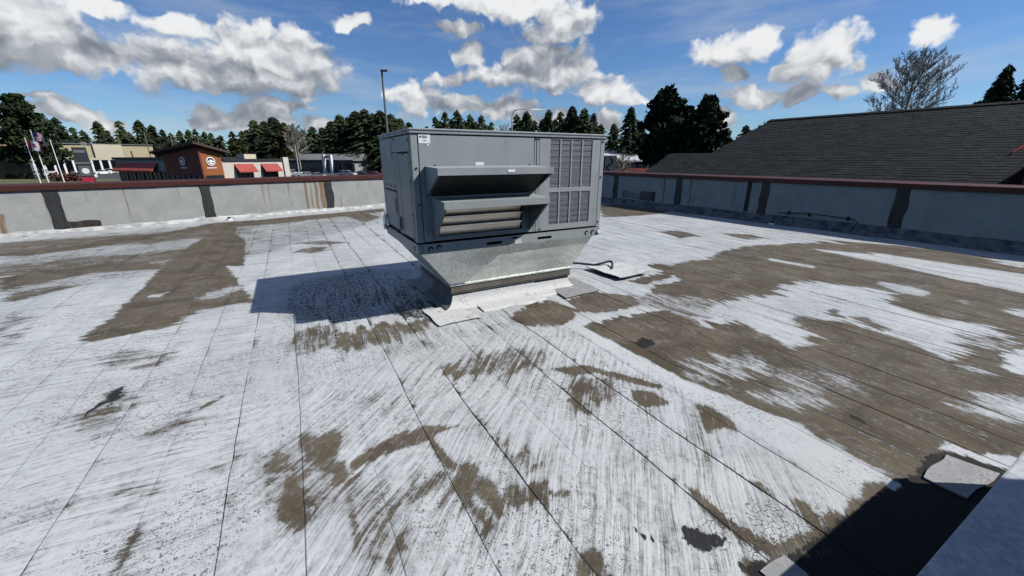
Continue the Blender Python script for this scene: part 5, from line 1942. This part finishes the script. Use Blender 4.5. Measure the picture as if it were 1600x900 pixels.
def flagpole(px, top, Y, label, flag, seed):
    p = ground_at(px, Y)
    h = z_of(top, px, Y) - GROUND
    root = thing('flagpole', label, 'flagpole', p)
    MB().tube([(0, 0, 0), (0, 0, h)], [.09, .05], 8).build('pole', M['white_paint'], root)
    MB().tube([(0, 0, h), (0, 0, h + .1), (0, 0, h + .2)], [.05, .11, .03], 8).build('finial', M['sign_tan'], root)
    if flag is None:
        return root
    fw, fh = 2.9, 1.7
    nx, nz = 18, 13
    V = []
    F = []
    mi = []
    for i in range(nx + 1):
        for j in range(nz + 1):
            a = i / nx
            b = j / nz
            V.append((.08 + a * fw * .80, .28 * math.sin(a * 9 + seed + b * 1.4) * a, h - .15 - b * fh - a * a * 1.0 - .12 * math.sin(a * 7 + seed)))
    m = MB()
    for i in range(nx):
        for j in range(nz):
            q = i * (nz + 1) + j
            a = i / nx
            if flag == 'stripes':
                k = 2 if (a < .4 and j < 7) else (j % 2)
            else:
                k = 0 if (a < .25 or a >= .74) else 1
                if .42 < a < .58 and 4 <= j <= 8:
                    k = 0
            F.append((q, q + 1, q + nz + 2, q + nz + 1))
            mi.append(k)
    m.v = V
    m.f = F
    m.m = mi
    m.build('flag', [M['flag_red'], M['flag_white'], M['flag_blue']], root, smooth=True, fix=False)
    return root


flagpole(50, 216, 74, 'white flagpole nearest the left edge flying a red and white flag', 'bars', 0.0)
flagpole(63, 204, 80, 'tallest white flagpole, second from left, with striped drooping flag', 'stripes', 1.4)
flagpole(88, 219, 80, 'bare white flagpole, rightmost of the three by the parking lot', None, 0)


# ------------------------------------------------------------------ parked cars
def car_proto(kind, paint):
    root = bpy.data.objects.new('parked_car', None)
    col.objects.link(root)
    L_, Wd = (4.7, 1.85)
    if kind == 'suv':
        low = [(-2.35, .35), (-2.38, .75), (-2.30, 1.02), (-1.15, 1.10), (-1.0, 1.12), (2.22, 1.12), (2.33, .85), (2.33, .38), (1.9, .28), (-1.9, .28)]
        top = [(-1.15, 1.10), (-.55, 1.66), (1.75, 1.70), (2.20, 1.12)]
    elif kind == 'pickup':
        low = [(-2.6, .40), (-2.63, .85), (-2.5, 1.10), (-1.2, 1.16), (.75, 1.16), (.78, 1.10), (2.6, 1.10), (2.62, .42), (2.1, .36), (-2.1, .36)]
        top = [(-1.2, 1.16), (-.6, 1.78), (.55, 1.80), (.75, 1.16)]
    else:
        low = [(-2.3, .30), (-2.33, .62), (-2.2, .82), (-1.1, .93), (-.9, .95), (1.5, .97), (2.22, .92), (2.3, .6), (2.28, .32), (1.8, .22), (-1.8, .22)]
        top = [(-1.0, .94), (-.25, 1.42), (.9, 1.44), (1.75, .95)]
    b = MB()
    b.prism(low, -Wd / 2, Wd / 2, 'y')
    bo = b.build('body', paint, root, bevel=.06)
    # cabin: roof and pillars in body colour, glass bands set in
    def cabin(y_in, z_cut, mat, name, parent, shrink):
        m = MB()
        w0 = Wd / 2 - .05 + y_in
        w1 = Wd / 2 - .24 + y_in
        p = top
        V = [(p[0][0] + shrink, -w0, p[0][1] - .01), (p[3][0] - shrink, -w0, p[3][1] - .01), (p[3][0] - shrink, w0, p[3][1] - .01), (p[0][0] + shrink, w0, p[0][1] - .01),
             (p[1][0] + shrink, -w1, p[1][1] - z_cut), (p[2][0] - shrink, -w1, p[2][1] - z_cut), (p[2][0] - shrink, w1, p[2][1] - z_cut), (p[1][0] + shrink, w1, p[1][1] - z_cut)]
        m.add(V, [(0, 3, 2, 1), (4, 5, 6, 7), (0, 1, 5, 4), (1, 2, 6, 5), (2, 3, 7, 6), (3, 0, 4, 7)])
        return m.build(name, mat, parent, bevel=.03)
    cabin(0, .05, M['glass'], 'windows', root, 0)
    x0, x1 = top[1][0], top[2][0]
    MB().box(x0 - .02, x1 + .02, -Wd / 2 + .22, Wd / 2 - .22, top[1][1] - .07, top[1][1] + .01).build('car_roof', paint, root, bevel=.03)
    xm = (x0 + x1) / 2
    for s in (-1, 1):
        MB().add([(xm - .05, s * (Wd / 2 - .04), top[0][1] - .01), (xm + .06, s * (Wd / 2 - .04), top[0][1] - .01), (xm + .06, s * (Wd / 2 - .225), top[1][1] - .04), (xm - .05, s * (Wd / 2 - .225), top[1][1] - .04)], [(0, 1, 2, 3)]).build('pillar', paint, root)
        for x in (-1.45, 1.45):
            w = MB().disc((x, s * (Wd / 2 - .1), .34), .34, 'y', 16, .22).build('wheel', M['tyre'], root)
            MB().disc((x, s * (Wd / 2 + .015), .34), .21, 'y', 12, .02).build('rim', M['rim'], w)
        MB().box(low[1][0] - .015, low[1][0] + .08, s * .62 - .2, s * .62 + .2, low[1][1] - .06, low[1][1] + .1).build('headlight', M['lamp'], root)
    return root


CARS = [  # picture x, distance, kind, colour, heading, label
    (28, 118, 'suv', 'white', 30, 'white boxy car parked left of the flagpoles'),
    (47, 110, 'suv', 'silver', 20, 'silver car parked just behind the nearest flagpole'),
    (60, 124, 'pickup', 'white', 25, 'white pickup parked behind the two flags'),
    (121, 100, 'suv', 'white', 200, 'white sport utility car parked left of the pylon sign'),
    (110, 92, 'sedan', 'black', 205, 'black sedan parked in front of the white car by the pylon sign'),
    (152, 128, 'sedan', 'white', 80, 'white sedan just right of the pylon sign, nearer of two'),
    (164, 134, 'suv', 'silver', 80, 'silver car just right of the pylon sign, farther of two'),
    (436, 112, 'suv', 'silver', 15, 'silver car parked at the right corner of the cafe'),
    (453, 116, 'pickup', 'white', 10, 'white pickup parked below the grey light pole'),
    (474, 108, 'sedan', 'white', 5, 'white sedan in the lot between the white pickup and a silver sedan'),
    (489, 102, 'sedan', 'silver', 8, 'silver sedan parked right of the white sedan in the lot'),
    (540, 112, 'suv', 'silver', 170, 'silver car parked below the white entrance piers'),
    (563, 116, 'sedan', 'grey', 175, 'dark grey sedan parked near the left end of the big unit'),
    (584, 112, 'sedan', 'red', 170, 'dark red sedan parked behind the left end of the big unit'),
]
for px, Y, kind, paint, hd, lab in CARS:
    c = car_proto(kind, M['car_' + paint])
    c.location = ground_at(px, Y)
    c.rotation_euler = (0, 0, R(hd))
    tag(c, lab, 'car', 'cars in the parking lot')


# ------------------------------------------------------------------ trees
def cone_crown(seed, levels, per, clumps, leaf, droop=.25, gap=.15):
    """needle sprays on whorled branches; height 1, radius about 1"""
    r = random.Random(seed)
    m = MB()
    for l in range(levels):
        t = (l + r.random() * .6) / levels
        z = .10 + .90 * t
        rad = (1 - t) ** .75 * (1 if t > .12 else .6 + 3 * t) * r.uniform(.66, 1.18)
        n = max(3, int(per * (1 - .55 * t)))
        for b in range(n):
            if r.random() < gap:
                continue
            an = 2 * math.pi * (b + r.random()) / n + l
            ln = rad * r.uniform(.62, 1.1)
            for c in range(clumps):
                f = (c + .4 + r.random() * .6) / clumps
                d = ln * f
                p = Vector((math.cos(an) * d, math.sin(an) * d, z - droop * f * f * ln * .32 + r.uniform(-.012, .012)))
                s = leaf * r.uniform(.6, 1.25) * (1.15 - .5 * f)
                a = an + r.uniform(-.9, .9)
                out = Vector((math.cos(a), math.sin(a), r.uniform(-.10, .06)))
                sd = Vector((-math.sin(a), math.cos(a), 0))
                w = s * .55
                zz = .16 * s
                m.add([p - sd * w + Vector((0, 0, -zz * r.random())), p + out * s * 1.2 + Vector((0, 0, -zz)), p + sd * w + Vector((0, 0, -zz * r.random())), p + Vector((0, 0, zz * 1.2))],
                      [(0, 1, 3), (1, 2, 3)])
    for k in range(5):
        a = k * 1.3
        m.add([(0, 0, 1.03), (.05 * math.cos(a), .05 * math.sin(a), .93), (.05 * math.cos(a + 1), .05 * math.sin(a + 1), .93)], [(0, 1, 2)])
    return m


def pine_crown(seed, lobes, leaves, leaf, spread=1.0, base=.28, flat=.5):
    """loose rounded pine crown built of needle tufts in clumps; height 1, radius about 1"""
    r = random.Random(seed)
    m = MB()
    for l in range(lobes):
        t = (l + .5) / lobes
        z = base + (1 - base) * t ** .9
        rad = (math.sin(math.pi * min(1, .18 + .82 * (t ** .8))) ** .6) * spread * (1.02 - .35 * t)
        an = l * 2.399 + r.uniform(-.4, .4)
        d = rad * math.sqrt(r.uniform(.05, 1.0)) * .82
        c = Vector((math.cos(an) * d, math.sin(an) * d, z + r.uniform(-.03, .03)))
        cr = r.uniform(.17, .34) * (1.1 - .35 * t)
        for k in range(leaves):
            while True:
                q = Vector((r.uniform(-1, 1), r.uniform(-1, 1), r.uniform(-1, 1)))
                if .2 < q.length < 1:
                    break
            p = c + Vector((q.x * cr, q.y * cr, q.z * cr * flat * .42))
            s = leaf * r.uniform(.6, 1.3)
            ax = Vector((r.uniform(-1, 1), r.uniform(-1, 1), r.uniform(-.2, .9))).normalized()
            sd = ax.cross(Vector((r.uniform(-1, 1), r.uniform(-1, 1), r.uniform(-1, 1)))).normalized()
            A = Vector((ax.x, ax.y, ax.z * .42)) * s
            B = Vector((sd.x, sd.y, sd.z * .42)) * s * .5
            m.add([p - B, p + A * .9 + B * .2, p + B, p - A * .5], [(0, 1, 2, 3)])
    return m


def trunk_mesh(seed, limbs, r0=.045, top=.96):
    r = random.Random(seed)
    m = MB()
    m.tube([(0, 0, 0), (.01, 0, .35), (-.01, .01, .7), (0, 0, top)], [r0, r0 * .75, r0 * .4, r0 * .08], 7)
    for i in range(limbs):
        z = .25 + .65 * i / limbs
        a = i * 2.4 + r.random()
        ln = .6 * (1.05 - z)
        m.tube([(0, 0, z), (math.cos(a) * ln * .6, math.sin(a) * ln * .6, z + .02), (math.cos(a) * ln * 1.2, math.sin(a) * ln * 1.2, z + .05)], [r0 * .35, r0 * .22, r0 * .08], 5)
    return m


FIR = [cone_crown(10 + i, 30, 9, 5, .17, gap=.28).mesh('crown') for i in range(4)]
FIRX = [cone_crown(30 + i, 42, 12, 8, .11, gap=.24).mesh('crown') for i in range(3)]
PINE = [pine_crown(50 + i, 70, 90, .10).mesh('crown') for i in range(3)]
WIDE = [pine_crown(70, 95, 110, .075, 1.0, .20, .42).mesh('crown')]
TRUNK = [trunk_mesh(5 + i, 12).mesh('trunk') for i in range(2)]
for me in FIR + FIRX:
    me.materials.append(M['fir'])
for me in PINE + WIDE:
    me.materials.append(M['pine'])
for me in TRUNK:
    me.materials.append(M['bark'])
OLIVE = pine_crown(90, 46, 60, .12).mesh('crown')
OLIVE.materials.append(M['olive'])
tcount = [0]


def tree(name, px, top, Y, wpx, crown, label, cat='tree', group=None, sink=0.0):
    px = 800 + (px - 800) * 2092.0 / (2340 - (top * .6 + 248 * .4))     # read half way up the crown
    p = ground_at(px, Y)
    h = z_of(top, px, Y) - GROUND
    w = wpx / 2 / 618.0 * Y * (1.8 if name == 'fir_tree' else 1.08)
    root = thing(name, label, cat, p, tcount[0] * 1.7, group)
    c = link('crown', crown, [], root)
    c.scale = (w, w, h)
    t = link('trunk', TRUNK[tcount[0] % 2], [], root)
    t.scale = (h * .35, h * .35, h)
    tcount[0] += 1
    return root


ORD = ['first', 'second', 'third', 'fourth', 'fifth', 'sixth', 'seventh', 'eighth', 'ninth', 'tenth', 'eleventh', 'twelfth', 'thirteenth', 'fourteenth', 'fifteenth', 'sixteenth', 'seventeenth', 'eighteenth', 'nineteenth', 'twentieth']


def tree_row(rows, where, group, crowns, name='fir_tree', kind='dark fir'):
    for i, (px, top, Y, w) in enumerate(rows):
        tree(name, px, top, Y, w, crowns[i % len(crowns)], '%s, %s from the left of %s' % (kind, ORD[i], where), group=group)


tree('pine_tree', 36, 151, 98, 80, WIDE[0], 'tall broad dark pine at the left edge behind the flags')
tree_row([(94, 184, 170, 30), (118, 200, 180, 26), (134, 204, 185, 22), (157, 190, 172, 28), (172, 204, 185, 22), (191, 190, 172, 30), (206, 207, 185, 22), (222, 188, 170, 30), (241, 196, 174, 28), (257, 203, 180, 24), (270, 208, 186, 22), (284, 204, 180, 22),
          (297, 203, 180, 22), (308, 202, 178, 22), (322, 206, 180, 22), (332, 208, 184, 22), (346, 212, 184, 24), (365, 206, 176, 26), (380, 205, 176, 28)],
         'the row behind the strip mall', 'firs behind the strip mall', FIR)
tree_row([(388, 204, 176, 34), (400, 188, 166, 46), (416, 190, 172, 44), (430, 184, 160, 54), (446, 192, 170, 44), (460, 196, 172, 40), (476, 204, 174, 36), (490, 198, 170, 40), (506, 200, 174, 40)],
         'the left half of the dense grove', 'firs in the left half of the grove', FIRX, kind='dense dark fir')
tree_row([(520, 190, 164, 48), (533, 180, 158, 50), (546, 184, 164, 50), (558, 175, 156, 58), (572, 171, 152, 56), (584, 178, 160, 50), (596, 174, 150, 54), (612, 178, 155, 54), (626, 186, 160, 46), (640, 192, 165, 42)],
         'the right half of the dense grove', 'firs in the right half of the grove', FIRX, kind='dense dark fir')
tree('leafing_tree', 446, 196, 150, 34, OLIVE, 'olive green leafing tree in front of the dense fir grove')
tree('leafing_tree', 372, 222, 150, 34, OLIVE, 'low olive green tree behind the right roof of the cafe')
tree_row([(682, 183, 150, 26), (696, 176, 145, 32), (716, 173, 140, 32), (735, 180, 148, 28), (753, 181, 148, 30), (768, 192, 155, 22), (808, 180, 145, 32), (823, 175, 140, 34), (857, 173, 140, 34), (875, 176, 142, 32)],
         'the firs behind the big unit', 'firs behind the big unit', FIR)
tree_row([(668, 198, 165, 26), (689, 190, 160, 30), (706, 187, 158, 32), (726, 189, 160, 32), (744, 191, 160, 30), (762, 197, 165, 28), (816, 192, 158, 30), (834, 189, 156, 32), (848, 187, 156, 32), (866, 187, 156, 32), (885, 184, 150, 34), (903, 184, 150, 34), (938, 194, 150, 30)],
         'the low back row behind the unit', 'low firs of the back row behind the unit', FIR[::-1], kind='low fir')
tree_row([(893, 167, 130, 46), (912, 170, 128, 46), (926, 178, 130, 34)], 'the close trio over the unit', 'close firs over the right end of the unit', FIRX)
tree_row([(958, 194, 95, 34), (984, 168, 88, 44), (1002, 196, 92, 36)], 'the three between unit and black pines', 'firs left of the dark pines', FIRX)
tree('pine_tree', 1040, 143, 62, 92, PINE[0], 'tall black pine, left of the two above the shingle roof end')
tree('pine_tree', 1104, 155, 60, 82, PINE[1], 'dark pine, right of the two above the shingle roof end')
tree('pine_tree', 1072, 172, 66, 78, PINE[2], 'lower dark pine between the two tall pines')
tree('fir_tree', 1163, 196, 100, 40, FIRX[1], 'small distant fir peeping over the left verge of the shingle roof')
tree('fir_tree', 1556, 104, 46, 64, FIRX[2], 'dark fir above the shingle ridge near the right edge')
tree('fir_tree', 1600, 112, 44, 70, FIRX[0], 'dark fir cut by the right edge above the shingle ridge')


def bare_tree(px, top, Y, wpx, label, seed, depth, mat, thick=1.0):
    """leafless tree: trunk and limbs, then a haze of twigs"""
    r = random.Random(seed)
    px = 800 + (px - 800) * 2092.0 / (2340 - (top * .6 + 248 * .4))
    p = ground_at(px, Y)
    h = z_of(top, px, Y) - GROUND
    w = wpx / 2 / 618.0 * Y
    root = thing('bare_tree', label, 'tree', p)
    tr = MB()
    tw = MB()

    tmin = Y * 0.00030 * thick

    def grow(q, d, ln, rad, k):
        """a limb that sweeps upwards, with side shoots all along it"""
        n = (5, 3, 2, 1)[k]
        pts = [q]
        dd = d.copy()
        for i in range(n):
            dd = (dd + Vector((r.uniform(-.16, .16), r.uniform(-.16, .16), r.uniform(.0, .18)))).normalized()
            pts.append(pts[-1] + dd * ln / n)
        rr = [max(tmin, rad * (1 - .8 * i / n)) for i in range(n + 1)]
        (tr if k == 0 else tw).tube(pts, rr, 5 if k == 0 else 3, cap=False)
        if k >= depth:
            return
        for i in range((11, 7, 4)[k]):
            f = .22 + .78 * (i + r.random() * .6) / (11, 7, 4)[k]
            x = min(n - 1e-3, f * n)
            o = pts[int(x)].lerp(pts[int(x) + 1], x - int(x))
            ang = r.uniform(.40, .85)
            az = r.uniform(0, 2 * math.pi)
            a = dd.orthogonal().normalized()
            b = dd.cross(a)
            nd = dd * math.cos(ang) + (a * math.cos(az) + b * math.sin(az)) * math.sin(ang)
            nd.z += .15
            grow(o, nd.normalized(), ln * r.uniform(.26, .42) * (1.15 - .35 * f), rad * .5, k + 1)

    tr.tube([(0, 0, 0), (.05, 0, h * .4), (-.05, .03, h * .75), (0, 0, h * .97)], [.20 * thick, .14 * thick, .07 * thick, .02 * thick], 8)
    n = 46 if wpx > 100 else 24
    z0 = h - 2.2 * w
    for i in range(n):
        t = (i + .5) / n
        az = i * 2.4
        rise = (.25 + 1.1 * t * t)
        reach = w * (math.sin(math.pi * min(1, .20 + .80 * t)) ** .55) * r.uniform(.9, 1.1)
        d = Vector((math.cos(az), math.sin(az), rise)).normalized()
        zz = max(h * .15, z0 + (h * .93 - z0) * t - reach * rise * .45)
        grow(Vector((0, 0, zz)), d, reach * .98, .05 * thick * (1.2 - t), 0)
    tr.build('trunk', mat, root, fix=False)
    t_ = tw.build('twigs', mat, root, fix=False)
    return root


bare_tree(1426, 60, 42, 106, 'bare round crowned tree standing above the shingle ridge', 4, 3, M['twig'])
bare_tree(1196, 183, 60, 46, 'top of a small bare tree at the left end of the shingle ridge', 8, 2, M['twig'], .8)
bare_tree(462, 188, 145, 44, 'pale bare tree among the dense firs above the grey building', 12, 2, M['twig'], 1.0)
bare_tree(787, 190, 120, 60, 'pale bare tree behind the big unit below the street lamp arm', 15, 2, M['pole_light'], 1.0)
bare_tree(128, 240, 140, 46, 'small bare tree in front of the strip mall beside the pylon sign', 18, 2, M['twig'], 1.0)
bare_tree(975, 236, 72, 40, 'small bare tree in front of the white roofed building', 21, 2, M['twig'], .9)


def hedge(px0, px1, Y, h, label, mat, seed, n=420):
    a, b = ground_at(px0, Y), ground_at(px1, Y)
    r = random.Random(seed)
    root = thing('hedge', label, 'hedge', (a + b) / 2)
    m = MB()
    d = (b - a)
    for k in range(n):
        t = r.uniform(-.5, .5)
        p = d * t + Vector((r.uniform(-.6, .6), r.uniform(-.6, .6), r.random() ** .7 * h * (.75 + .3 * math.sin(t * 17 + seed))))
        s = r.uniform(.12, .3)
        ax = Vector((r.uniform(-1, 1), r.uniform(-1, 1), r.uniform(-.3, 1))).normalized()
        sd = ax.orthogonal().normalized()
        m.add([p - sd * s, p + ax * s, p + sd * s, p - ax * s], [(0, 1, 2, 3)])
    m.build('leaves', mat, root, fix=False)
    st = MB()
    for k in range(9):
        q = d * (k / 8 - .5)
        st.tube([q, q + Vector((0, 0, h * .7))], .05, 5)
    st.build('stems', M['bark'], root)
    return root


hedge(72, 112, 84, 1.9, 'russet shrubs below the flagpoles left of the pylon sign', M['hedge'], 2)
hedge(962, 1005, 58, 2.4, 'reddish shrubs right of the tan sign', M['hedge'], 5)
hedge(0, 40, 96, 1.4, 'low green hedge at the left edge behind the sunlit parapet', M['olive'], 7)
